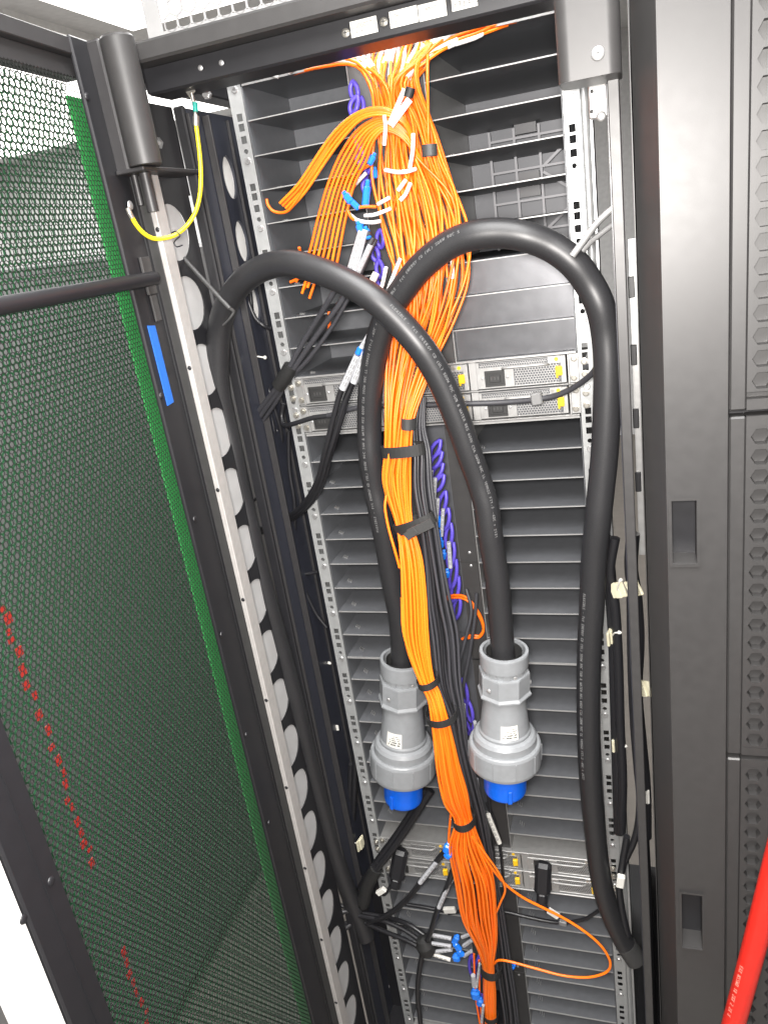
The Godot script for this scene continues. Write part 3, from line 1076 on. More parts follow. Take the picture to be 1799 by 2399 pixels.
# ---------------------------------------------------------------- power cords
func print_along(b: MB, p: PackedVector3Array, r: float, txt: String, s0: float, size: float, turn: float) -> void:
	var s := 0.0
	var want := s0
	var k := 0
	for i in p.size() - 1:
		var l := p[i].distance_to(p[i + 1])
		while k < txt.length() and want <= s + l:
			var q := p[i].lerp(p[i + 1], (want - s) / l)
			var tn := (p[i + 1] - p[i]).normalized()
			var d := (EYE - q)
			d = (d - tn * d.dot(tn)).normalized().rotated(tn, turn)
			var up := d.cross(tn)
			if txt[k] != " ": text_mb(b, txt[k], q + d * (r + 0.0001) - up * size * 0.35, tn, up, size)
			want += size * 0.66
			k += 1
		s += l
		if k >= txt.length(): return

func plug(t: Node3D, pa: Vector3, pb: Vector3, sc: float, key_turn: float, st: float) -> void:
	var y := (pa - pb).normalized()
	var to := EYE - (pa + pb) * 0.5
	var z := (to - y * to.dot(y)).normalized()
	var x := y.cross(z)
	var L := pa.distance_to(pb) / 327.0
	var xf := Transform3D(Basis(x, y, z), pa)
	var hp := func(r: float, d: float) -> Vector2: return Vector2(r * sc, -d * L)
	var b := MB.new()
	b.lathe([hp.call(47, 0), hp.call(54, 0), hp.call(55, 3), hp.call(54, 31), hp.call(48, 33), hp.call(47, 33)], 36, xf)
	b.lathe([hp.call(47, 30), hp.call(47, 0)], 36, xf)
	b.lathe([hp.call(48, 31), hp.call(48, 46)], 24, xf)
	for q in 3: b.box(xf * Vector3(0, -0.5 * L * 78, 48 * sc).rotated(Vector3.UP, -0.5 + q * 0.62), Vector3(8 * sc, 8 * L, 2.5 * sc), xf.basis.rotated(y, -0.5 + q * 0.62), 0.0006)
	var body := part("clamp_collar", b, M.pluggrey, t)
	screw(body, xf * Vector3(24 * sc, -39 * L, 44 * sc), (xf.basis * Vector3(0.4, 0, 1)).normalized(), 0.0032, M.steel)
	b = MB.new()
	b.lathe([hp.call(40, 2), hp.call(36, 40), hp.call(0.1, 40)], 24, xf)
	part("cable_gland", b, M.plugdark, t)
	b = MB.new()
	b.lathe([hp.call(48, 42), hp.call(57, 43), hp.call(58, 46), hp.call(58, 84), hp.call(62, 89), hp.call(62, 92), hp.call(47, 94)], 8, xf, 0.2, TAU + 0.2, true)
	var nut := part("clamp_nut", b, M.pluggrey, t)
	screw(nut, xf * Vector3(-34 * sc, -66 * L, 49 * sc), (xf.basis * Vector3(-0.6, 0, 1)).normalized(), 0.0036, M.steel)
	screw(nut, xf * Vector3(58 * sc, -66 * L, 8 * sc), (xf.basis * Vector3(1, 0, 0.1)).normalized(), 0.0036, M.steel)
	b = MB.new()
	b.lathe([hp.call(46, 92), hp.call(47, 96), hp.call(54, 150), hp.call(57, 172), hp.call(60, 176), hp.call(60, 181), hp.call(68, 184), hp.call(73, 190), hp.call(74, 212), hp.call(74, 216)], 40, xf)
	part("tapered_body", b, M.pluggrey, t)
	b = MB.new()
	b.lathe([hp.call(74, 204), hp.call(79, 204), hp.call(82, 206), hp.call(84, 211), hp.call(84.5, 250), hp.call(83, 256), hp.call(78, 258), hp.call(50, 258)], 48, xf)
	for q in 10:
		var an := TAU * q / 10.0 + 0.3
		b.box(xf * Vector3(sin(an) * 84 * sc, -231 * L, cos(an) * 84 * sc), Vector3(1.4 * sc, 19 * L, 1.6 * sc), xf.basis.rotated(y, an), 0.0004)
	part("locking_ring", b, M.pluggrey, t)
	b = MB.new()
	b.lathe([hp.call(50.5, 250), hp.call(50.5, 322), hp.call(49, 327), hp.call(46, 327), hp.call(45.5, 270)], 40, xf)
	b.lathe([hp.call(45.5, 272), hp.call(0.1, 272)], 24, xf)
	b.box(xf * Vector3(sin(key_turn) * 51 * sc, -312 * L, cos(key_turn) * 51 * sc), Vector3(5 * sc, 15 * L, 4 * sc), xf.basis.rotated(y, key_turn), 0.001)
	part("blue_shroud", b, M.plugblue, t)
	# printed sticker, upside down as the plug hangs
	b = MB.new()
	var a0 := PI / 2 - 0.56 + st
	var a1 := PI / 2 + 0.16 + st
	b.lathe([hp.call(53.6, 142), hp.call(57.8, 172)], 10, xf, a0, a1)
	var lb := part("sticker", b, M.paper, t)
	b = MB.new()
	for q in [[166.0, 1.7, 0.08, 0.64], [161.0, 1.5, 0.06, 0.56], [156.5, 0.9, 0.10, 0.60], [152.5, 0.8, 0.05, 0.50], [148.5, 0.8, 0.08, 0.40]]:
		var r0: float = 53.6 + (q[0] - 142) * 0.14 + 0.5
		var seg := 9
		for i in seg:
			if (i * 7 + int(q[0])) % 5 == 0: continue
			var f0: float = lerpf(q[2], q[3], float(i) / seg)
			var f1: float = lerpf(q[2], q[3], (i + 0.78) / seg)
			b.lathe([hp.call(r0 - 0.15, q[0] - q[1]), hp.call(r0 + 0.15, q[0] + q[1])], 1, xf, a0 + f0, a0 + f1)
	part("print_lines", b, M.ink, lb)

func power_cords() -> void:
	var txt := "FLEXIBLE - fct ENERGY CO (UL) SOOW 90C SUN & WATER RES 600V CSA SOOW 90C LL 109922 FT1-2 -40C + 2131   "
	# first cord: up the left side, over the front, down into the right plug
	var a := pts([[858, 2196, 0.05], [831, 2127, 0.05], [805, 2062, 0.055], [779, 1983, 0.06], [755, 1897, 0.065], [731, 1811, 0.07], [711, 1726, 0.075], [694, 1657, 0.08], [654, 1507, 0.085], [627, 1412, 0.09], [602, 1317, 0.09], [581, 1222, 0.09], [562, 1154, 0.09], [542, 1048, 0.09], [525, 975, 0.09], [513, 902, 0.095], [510, 828, 0.10], [515, 767, 0.105], [530, 716, 0.115], [554, 677, 0.125], [586, 645, 0.14], [627, 624, 0.15], [676, 617, 0.165], [725, 627, 0.175], [799, 655, 0.185], [871, 697, 0.19], [925, 745, 0.19], [980, 806, 0.19], [1016, 860, 0.185], [1045, 918, 0.18], [1074, 990, 0.175], [1099, 1063, 0.17], [1121, 1124, 0.165], [1139, 1186, 0.165], [1147, 1244, 0.165], [1155, 1298, 0.163], [1163, 1352, 0.162], [1171, 1434, 0.16], [1177, 1520, 0.16], [1180, 1560, 0.16]])
	var p := spline(a, 5)
	var t := thing("heavy_power_cable", "heavy black power cord from lower left, looping over the front to the right plug", "power cord", a[a.size() - 1], "heavy power cords with blue plugs")
	var b := MB.new()
	b.tube(p, 0.0176, 20)
	part("cord", b, M.cord, t)
	b = MB.new()
	print_along(b, p, 0.0176, txt, 1.64, 0.0052, -0.55)
	part("cord_print", b, M.print, t)
	plug(t, at(1180, 1521, 0.16), at(1183, 1848, 0.16), 0.000668, 0.22, 0.0)
	# second cord: from the left plug up, over the right side and down
	a = pts([[942, 1580, 0.08], [936, 1453, 0.085], [922, 1381, 0.09], [907, 1290, 0.095], [890, 1200, 0.10], [878, 1142, 0.10], [868, 1070, 0.105], [865, 998, 0.105], [867, 925, 0.11], [875, 853, 0.115], [886, 800, 0.12], [899, 757, 0.125], [919, 715, 0.13], [946, 676, 0.135], [978, 634, 0.14], [1018, 597, 0.145], [1062, 568, 0.15], [1112, 551, 0.155], [1170, 546, 0.155], [1230, 554, 0.155], [1290, 577, 0.15], [1342, 615, 0.15], [1380, 665, 0.145], [1405, 716, 0.145], [1418, 780, 0.14], [1423, 853, 0.14], [1421, 961, 0.14], [1415, 1069, 0.14], [1408, 1141, 0.14], [1400, 1220, 0.14], [1391, 1308, 0.135], [1386, 1417, 0.13], [1380, 1525, 0.125], [1378, 1633, 0.12], [1379, 1740, 0.115], [1383, 1830, 0.11], [1393, 1944, 0.10], [1406, 2053, 0.09], [1426, 2130, 0.085], [1456, 2197, 0.08], [1480, 2235, 0.08]])
	p = spline(a, 5)
	t = thing("heavy_power_cable", "heavy black power cord from the left plug, arching over the right side of the rack", "power cord", a[0], "heavy power cords with blue plugs")
	b = MB.new()
	b.tube(p, 0.0180, 20)
	part("cord", b, M.cord, t)
	b = MB.new()
	print_along(b, p, 0.0180, txt + txt.substr(0, 40), 0.28, 0.0052, -0.62)
	print_along(b, p, 0.0180, txt, 1.37, 0.0052, 0.55)
	part("cord_print", b, M.print, t)
	b = MB.new()
	var e := p[p.size() - 1]
	b.tube(PackedVector3Array([p[p.size() - 4], e, e + (e - p[p.size() - 4]) * 0.6]), 0.0188, 16)
	part("cut_end_wrap", b, M.velcro_lit, t)
	plug(t, at(943, 1541, 0.075), at(945, 1868, 0.075), 0.000705, -0.62, 0.62)

# ---------------------------------------------------------------- orange fibre
# position inside a bundle: station [px, py, half width in px, depth], (u, v) in the unit disc
func in_bundle(stn: Array, i: int, u: float, v: float) -> Vector3:
	var q: Array = stn[i]
	var a: Array = stn[max(i - 1, 0)]
	var b: Array = stn[min(i + 1, stn.size() - 1)]
	var tn := Vector2(b[0] - a[0], b[1] - a[1]).normalized()
	var c := at(q[0], q[1], q[3])
	var e := at(q[0] + tn.y * q[2], q[1] - tn.x * q[2], q[3]) - c
	return c + e * u + Vector3(0, 0, 1) * (v * e.length() * 0.62)

const TRUNK := [[925, 205, 60, 0.055], [950, 300, 74, 0.06], [962, 390, 86, 0.065], [985, 480, 98, 0.07], [1002, 570, 100, 0.075], [1005, 650, 92, 0.08], [992, 740, 76, 0.085], [968, 830, 60, 0.09], [946, 920, 44, 0.105], [936, 985, 33, 0.115], [933, 1052, 30, 0.12], [930, 1130, 32, 0.125], [946, 1225, 19, 0.135], [962, 1310, 26, 0.145], [969, 1400, 29, 0.155], [976, 1500, 28, 0.165], [998, 1590, 17, 0.175], [1017, 1632, 16, 0.18], [1027, 1672, 19, 0.185], [1040, 1740, 24, 0.185], [1050, 1800, 28, 0.18], [1068, 1870, 30, 0.17], [1085, 1917, 20, 0.16], [1088, 1975, 37, 0.15], [1113, 2060, 47, 0.135], [1125, 2150, 43, 0.12], [1140, 2212, 26, 0.11], [1144, 2265, 13, 0.10], [1147, 2330, 14, 0.09], [1149, 2380, 12, 0.085], [1151, 2450, 14, 0.08]]

func fibre_bundle() -> void:
	var grp := "orange fibre cables in the long bundle"
	var r := 0.00205
	var mats := [M.orange, M.orange2, M.orange3]
	var nn := 44
	for i in nn:
		var rad := sqrt((i + 0.5) / nn)
		var an := i * 2.39996
		var u := rad * cos(an)
		var v := rad * sin(an)
		var p := []
		var kind := "long"
		var first := 0
		var lab := "orange fibre cable running the whole length of the bundle in front of the rack"
		if i % 4 == 1:
			# cut strands: arch over to the left and hang down
			kind = "cut"
			var w := float((i / 4) % 12) / 11.0
			first = 3
			lab = "orange fibre cable of the outer arch, cut end pointing down left beside the rail"
			if w < 0.3:
				var o := w * 62.0
				p = pts([[656 + o * 1.2, 476 + o, 0.10], [700 + o, 430 + o, 0.105], [745 + o, 362 + o, 0.11], [786 + o, 306 + o, 0.115], [838 + o * 0.6, 264 + o * 0.8, 0.12], [898, 252 + o, 0.12], [945, 276 + o * 0.7, 0.115], [968, 330 + o * 0.5, 0.10]])
			else:
				var o := (w - 0.3) * 112.0
				var l := rng.randf_range(-12, 20)
				lab = "orange fibre cable of the inner arch, hanging down behind the left cord"
				p = pts([[690 + o * 1.3 + rng.randf_range(-10, 4), 668 + l, 0.085], [714 + o * 1.15, 600, 0.09], [738 + o * 1.05, 510, 0.095], [762 + o, 430, 0.10], [795 + o * 0.9, 352 + o * 0.4, 0.105], [842 + o * 0.5, 294 + o * 0.5, 0.11], [900, 272 + o * 0.5, 0.11], [945, 298 + o * 0.4, 0.105], [972, 352 + o * 0.3, 0.095]])
		elif u > -0.25 and (i % 3 != 1 or i % 4 == 2):
			kind = "right"
			lab = "orange fibre cable entering from the upper right under the header"
			var h := rng.randf_range(0, 1)
			p = pts([[1200 + rng.randf_range(-70, 25), 38 + h * 22, -0.01], [1115 + rng.randf_range(-15, 15), 52 + h * 32, 0.01], [1045 + rng.randf_range(-14, 14), 76 + h * 38, 0.03], [985 + rng.randf_range(-12, 14), 128 + h * 20, 0.048]])
		elif u < -0.05 and i % 2 == 0:
			kind = "left"
			lab = "orange fibre cable entering from the upper left under the header"
			var lx := rng.randf_range(684, 815)
			p = pts([[lx, 168 - (lx - 690) * 0.24 + rng.randf_range(-4, 6), -0.015], [lx + 62 + rng.randf_range(-8, 8), 150 - (lx - 690) * 0.15 + rng.randf_range(-8, 8), 0.015], [836 + (lx - 690) * 0.28 + rng.randf_range(-8, 8), 156 - (lx - 690) * 0.08 + rng.randf_range(-10, 8), 0.04]])
		else:
			lab = "orange fibre cable dropping straight from behind the header into the bundle"
			var x := 938 + u * 105
			p = pts([[x + 26 + rng.randf_range(-14, 14), 48, -0.03], [x + 12 + rng.randf_range(-10, 10), 92, 0.0], [x - 2, 145, 0.035]])
		var tw := rng.randf_range(-0.5, 0.5)
		for k in range(first, TRUNK.size()):
			# strands trade places where the bundle is loose
			var loose: float = clampf((TRUNK[k][2] - 30.0) / 60.0, 0.0, 1.0)
			var a := an + tw * sin(k * 0.55) + 0.05 * k
			var f := 1.0 + loose * 0.12 * sin(k * 1.3 + i)
			p.append(in_bundle(TRUNK, k, rad * cos(a) * f, rad * sin(a)))
		var sp := spline(p, 4)
		var b := MB.new()
		b.tube(sp, r, 7)
		var o2 := single("fibre_cable", b, mats[(i * 7) % 3], sp[sp.size() - 1], lab, "fibre cable", grp + (" with cut ends" if kind == "cut" else " from the " + kind if kind != "long" else ""))
		# white identification sleeves near the header
		if (kind != "cut" and i % 5 < 3) or i % 9 == 4:
			var s0: int = 2 + rng.randi() % 6 if kind != "cut" else 36
			var seg := sp.slice(s0, s0 + 5)
			b = MB.new()
			b.tube(seg, r * 1.35, 8)
			part("label_sleeve", b, M.white, o2)
	# the thick of the fan right under the header
	for i in 18:
		var u := -0.85 + 1.7 * i / 17.0
		var v := rng.randf_range(-0.9, -0.1)
		var x := 930 + u * 78
		var p := pts([[x + 36 + rng.randf_range(-16, 16), 60 - u * 16, -0.035 - 0.02 * (i % 3)], [x + 18 + rng.randf_range(-12, 12), 100 - u * 10, -0.005], [x + rng.randf_range(-8, 8), 150, 0.025]])
		for k in range(0, 6): p.append(in_bundle(TRUNK, k, u * 0.92 + 0.08 * sin(k * 1.7 + i), v))
		var sp := spline(p, 4)
		var b := MB.new()
		b.tube(sp, r, 7)
		var o := single("fibre_cable", b, mats[i % 3], sp[0], "orange fibre cable rising steeply into the thick of the fan under the header", "fibre cable", "orange fibre cables in the thick of the top fan")
		if i % 2 == 0:
			b = MB.new()
			b.tube(sp.slice(3 + i % 4, 9 + i % 4), r * 1.3, 8)
			part("label_sleeve", b, M.white, o)
	# loose pieces
	cable("fibre_cable", [[1003, 100, 0.03], [1001, 160, 0.06], [1002, 230, 0.075], [1003, 300, 0.08], [1004, 350, 0.075]], r, M.orange, "single orange fibre cable hanging along the right edge of the bundle top", "fibre cable")
	cable("fibre_cable", [[625, 466, 0.10], [628, 480, 0.10], [640, 494, 0.10], [660, 498, 0.10], [676, 492, 0.103], [705, 452, 0.106], [752, 372, 0.11], [800, 300, 0.114], [850, 262, 0.12], [905, 256, 0.12], [950, 290, 0.11]], r, M.orange3, "orange fibre cable with an upward hooked cut end, farthest left of the arch", "fibre cable")
	for q in [[[701, 580, 0.06], [706, 600, 0.05]], [[680, 661, 0.03], [704, 651, 0.03]], [[712, 677, 0.03], [733, 655, 0.03]], [[725, 699, 0.03], [738, 660, 0.03]], [[770, 730, 0.02], [772, 752, 0.02], [770, 777, 0.02]]]:
		cable("fibre_cable", q, r * 1.1, M.orange3, "short cut stub of orange fibre peeping out by the left arching cord", "fibre cable", "orange fibre stubs by the cord")
	# the long loose loop low on the right and the smaller one beside the bundle
	cable("fibre_cable", [[1105, 1960, 0.16], [1128, 1998, 0.15], [1155, 2038, 0.14], [1185, 2073, 0.13], [1225, 2103, 0.12], [1280, 2131, 0.115], [1330, 2157, 0.11], [1375, 2187, 0.11], [1408, 2217, 0.11], [1427, 2248, 0.11], [1428, 2268, 0.11], [1414, 2281, 0.11], [1375, 2290, 0.11], [1320, 2286, 0.11], [1250, 2268, 0.11], [1190, 2252, 0.11], [1168, 2250, 0.108], [1156, 2260, 0.10]], 0.0024, M.orange, "long loose orange fibre loop hanging out to the right near the bottom", "fibre cable")
	cable("fibre_cable", [[1108, 1962, 0.16], [1140, 2005, 0.15], [1172, 2052, 0.14], [1183, 2085, 0.135], [1172, 2115, 0.13], [1158, 2150, 0.12], [1150, 2200, 0.11]], 0.0020, M.orange2, "short orange fibre loop bulging right of the lower bundle", "fibre cable")
	cable("fibre_cable", [[905, 1160, 0.135], [902, 1190, 0.14], [911, 1240, 0.145], [925, 1290, 0.15], [936, 1330, 0.15]], r, M.orange, "single orange fibre cable bowing out left below the wide strap", "fibre cable")
	cable("fibre_cable", [[941, 1400, 0.16], [945, 1480, 0.17], [963, 1540, 0.175], [985, 1595, 0.18], [1004, 1640, 0.185], [1012, 1680, 0.187]], r, M.orange2, "single orange fibre cable crossing over the left plug", "fibre cable")
	cable("fibre_cable", [[1018, 1700, 0.19], [1022, 1760, 0.19], [1024, 1800, 0.188], [1034, 1850, 0.18], [1056, 1895, 0.17], [1074, 1915, 0.165]], r, M.orange2, "single orange fibre cable bowing out left beside the left plug ring", "fibre cable")
	# thin coil in the channel
	for q in 2:
		var d := q * 6.0
		cable("fibre_cable", [[1040, 1400 + d, 0.01], [1068, 1394 + d, 0.02], [1093, 1400 + d, 0.03], [1112, 1421 + d, 0.03], [1128, 1450 + d, 0.03], [1132, 1475 + d * 0.5, 0.03], [1122, 1490 + d * 0.5, 0.03], [1105, 1488 + d, 0.03], [1082, 1497, 0.02]], 0.0022, M.orange3, "orange fibre coil tucked in the channel left of the right cord, %s turn" % ["outer", "inner"][q], "fibre cable")
	# straps round the bundle
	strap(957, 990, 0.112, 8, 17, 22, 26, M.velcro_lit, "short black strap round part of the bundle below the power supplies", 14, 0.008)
	strap(944, 1054, 0.12, -2, 52, 22, 26, M.velcro, "wide black strap round orange and grey cables", 0, 0.0)
	strap(970, 1226, 0.135, -18, 52, 22, 26, M.velcro, "black strap with a folded loose end under the wide strap", 4, 0.0)
	strap(1003, 1594, 0.176, -10, 25, 32, 16, M.velcro, "narrow black tie beside the left plug's clamp", 6, 0.0)
	strap(1034, 1674, 0.182, -4, 36, 40, 17, M.velcro, "black strap over the left plug's tapered body", 10, 0.0)
	strap(1087, 1918, 0.16, -4, 26, 34, 18, M.velcro, "black strap where the orange bundle begins to balloon", 6, 0.0)
	strap(1150, 2268, 0.10, 6, 24, 24, 22, M.velcro, "black strap closing the ballooned orange bundle", 4, 0.0)
	strap(1150, 2380, 0.085, 0, 16, 16, 14, M.velcro, "lowest black strap at the bottom edge of the bundle", 4, 0.0)
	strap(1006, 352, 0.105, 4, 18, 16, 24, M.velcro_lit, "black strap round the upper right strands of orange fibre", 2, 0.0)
	var b := MB.new()
	var e := at(985, 1238, 0.165)
	b.box(e, Vector3(0.021, 0.007, 0.0012), Basis(Vector3.BACK, 0.42), 0.0005)
	b.box(at(962, 1250, 0.168), Vector3(0.010, 0.006, 0.0012), Basis(Vector3.BACK, 0.62), 0.0005)
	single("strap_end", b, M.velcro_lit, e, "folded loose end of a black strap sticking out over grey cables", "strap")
	# label flags and sleeves
	for q in [[948, 208, 912, 292, 0.125, 0.0030], [960, 232, 915, 294, 0.128, 0.0042]]:
		b = MB.new()
		var a := at(q[0], q[1], q[4])
		var c := at(q[2], q[3], q[4])
		var dy := (a - c).normalized()
		var dx := Vector3.BACK.cross(dy).normalized() * -1.0
		b.box((a + c) / 2, Vector3(q[5], a.distance_to(c) / 2, 0.0006), Basis(dx, dy, dx.cross(dy)), 0.0003)
		single("label_flag", b, M.paper, c, "white label flag across the top of the orange arch, %s of two" % ("thinner" if q[5] < 0.0035 else "wider"), "cable label")
	b = MB.new()
	b.tube(PackedVector3Array([at(962, 205, 0.125), at(956, 228, 0.125)]), 0.006, 10)
	single("label_sleeve", b, M.velcro, at(956, 228, 0.125), "short black sleeve above the white label flags", "cable label")
	var n := 0
	for q in [[[968, 312, 0.13], [967, 350, 0.13], [960, 394, 0.13]], [[903, 398, 0.125], [930, 403, 0.135], [956, 401, 0.135], [973, 396, 0.125]], [[900, 270, 0.125], [903, 295, 0.125], [900, 340, 0.122]], [[951, 420, 0.13], [940, 436, 0.13], [932, 446, 0.13]], [[962, 428, 0.13], [950, 455, 0.13], [938, 469, 0.13]], [[886, 478, 0.10], [900, 470, 0.11], [914, 462, 0.11]], [[855, 505, 0.09], [880, 502, 0.10], [916, 488, 0.10]], [[818, 501, 0.09], [838, 516, 0.095], [870, 521, 0.10], [892, 518, 0.10]], [[905, 625, 0.11], [896, 665, 0.115], [888, 690, 0.118]], [[938, 605, 0.115], [920, 650, 0.118], [905, 690, 0.12]], [[858, 405, 0.06], [843, 420, 0.06], [829, 436, 0.06]], [[640, 150, -0.005], [633, 160, 0.0], [636, 175, 0.0], [652, 180, 0.0]], [[678, 172, 0.0], [684, 162, 0.003], [690, 158, 0.003]], [[745, 152, 0.0], [760, 138, 0.0], [778, 134, 0.0]]]:
		var tx: String = ["upright beside the strap", "lying across the upper bundle", "upright under the arch", "slanting, upper", "slanting, lower", "short, beside the blue connectors", "curved, upper", "curved, lower", "just above the crossing cords, left", "just above the crossing cords, right", "short, left of the purple tabs", "hooked, farthest left under the header", "stubby, at the left end of the top fan", "bent, left in the top fan"][n]
		cable("label_sleeve", q, 0.0026, M.white, "white label sleeve on orange fibre, " + tx, "cable label", "", 8)
		n += 1

func strap(px: float, py: float, z: float, tilt: float, hw: float, hd: float, hgt: float, mat: Material, label: String, _t: float, zo: float) -> void:
	var b := MB.new()
	var c := at(px, py, z + zo)
	var m := (at(px + 1, py, z) - at(px, py, z)).length()
	var ex := Vector3.RIGHT.rotated(Vector3.BACK, -deg_to_rad(tilt))
	var ey := Vector3.UP.rotated(Vector3.BACK, -deg_to_rad(tilt))
	var seg := 28
	for i in seg:
		var t0 := TAU * i / seg
		var t1 := TAU * (i + 1) / seg
		var o := func(t: float, f: float) -> Vector3: return c + ex * (cos(t) * hw * m * f) + Vector3.BACK * (sin(t) * hd * m * f)
		var up: Vector3 = ey * (hgt * m * 0.5)
		var a: Vector3 = o.call(t0, 1.0)
		var d: Vector3 = o.call(t1, 1.0)
		var a2: Vector3 = o.call(t0, 0.95)
		var d2: Vector3 = o.call(t1, 0.95)
		b.quad_out(a - up, a + up, d + up, d - up, a + d - c * 2)
		b.quad_out(a + up, a2 + up, d2 + up, d + up, ey)
		b.quad_out(a - up, a2 - up, d2 - up, d - up, -ey)
	single("cable_strap", b, mat, c, label, "strap", "black straps round the cables")

# ---------------------------------------------------------------- grey and black cables beside the orange
func black_bundle() -> void:
	var st := [[985, 930, 10, 0.075], [980, 1000, 14, 0.09], [986, 1058, 20, 0.105], [988, 1140, 24, 0.115], [1002, 1230, 22, 0.125], [1016, 1330, 24, 0.13], [1026, 1410, 29, 0.135], [1040, 1490, 32, 0.14], [1050, 1598, 28, 0.15], [1068, 1670, 19, 0.155], [1080, 1742, 15, 0.15], [1098, 1820, 15, 0.14], [1120, 1910, 16, 0.12], [1138, 2010, 16, 0.10], [1158, 2120, 17, 0.085], [1178, 2262, 18, 0.075], [1192, 2360, 18, 0.07], [1200, 2450, 18, 0.07]]
	for i in 15:
		var rad := sqrt((i + 0.5) / 15.0)
		var an := i * 2.39996
		var p := []
		for k in st.size(): p.append(in_bundle(st, k, rad * cos(an + 0.12 * sin(k * 0.9 + i)), rad * sin(an)))
		var sp := spline(p, 4)
		var b := MB.new()
		b.tube(sp, 0.0025, 8)
		single("data_cable", b, M.greycable if i % 3 != 0 else M.thin, sp[sp.size() - 1], "dark grey cable in the slim bundle right of the orange fibre", "cable", "dark grey cables right of the orange bundle")
	var more := [[[1092, 1380, 0.03], [1104, 1430, 0.04], [1092, 1490, 0.05], [1075, 1560, 0.06], [1068, 1640, 0.07]], [[1116, 1390, 0.05], [1112, 1450, 0.055], [1100, 1530, 0.06], [1085, 1610, 0.065], [1078, 1690, 0.07]], [[1120, 1700, 0.02], [1130, 1780, 0.03], [1142, 1850, 0.04], [1152, 1950, 0.05], [1160, 2060, 0.05], [1172, 2190, 0.04], [1190, 2300, 0.03]], [[1140, 1880, 0.02], [1160, 1930, 0.03], [1172, 1990, 0.03], [1180, 2080, 0.02]]]
	for k in more.size():
		cable("data_cable", more[k], 0.0030, M.thin if k > 1 else M.greycable, ["thin grey cable crossing the orange coil from upper left", "thin grey cable passing just right of the orange coil", "black cable falling behind the right plug to the bottom", "short black cable under the right plug"][k], "cable")

# ---------------------------------------------------------------- purple tabs, blue connectors, clear labels
func blob(b: MB, c: Vector3, dirn: Vector3, ln: float, w: float, d: float) -> void:
	var y := dirn.normalized()
	var x := y.cross(Vector3.BACK).normalized()
	b.box(c, Vector3(w / 2, ln / 2, d / 2), Basis(x, y, x.cross(y)), min(w, d) * 0.28)

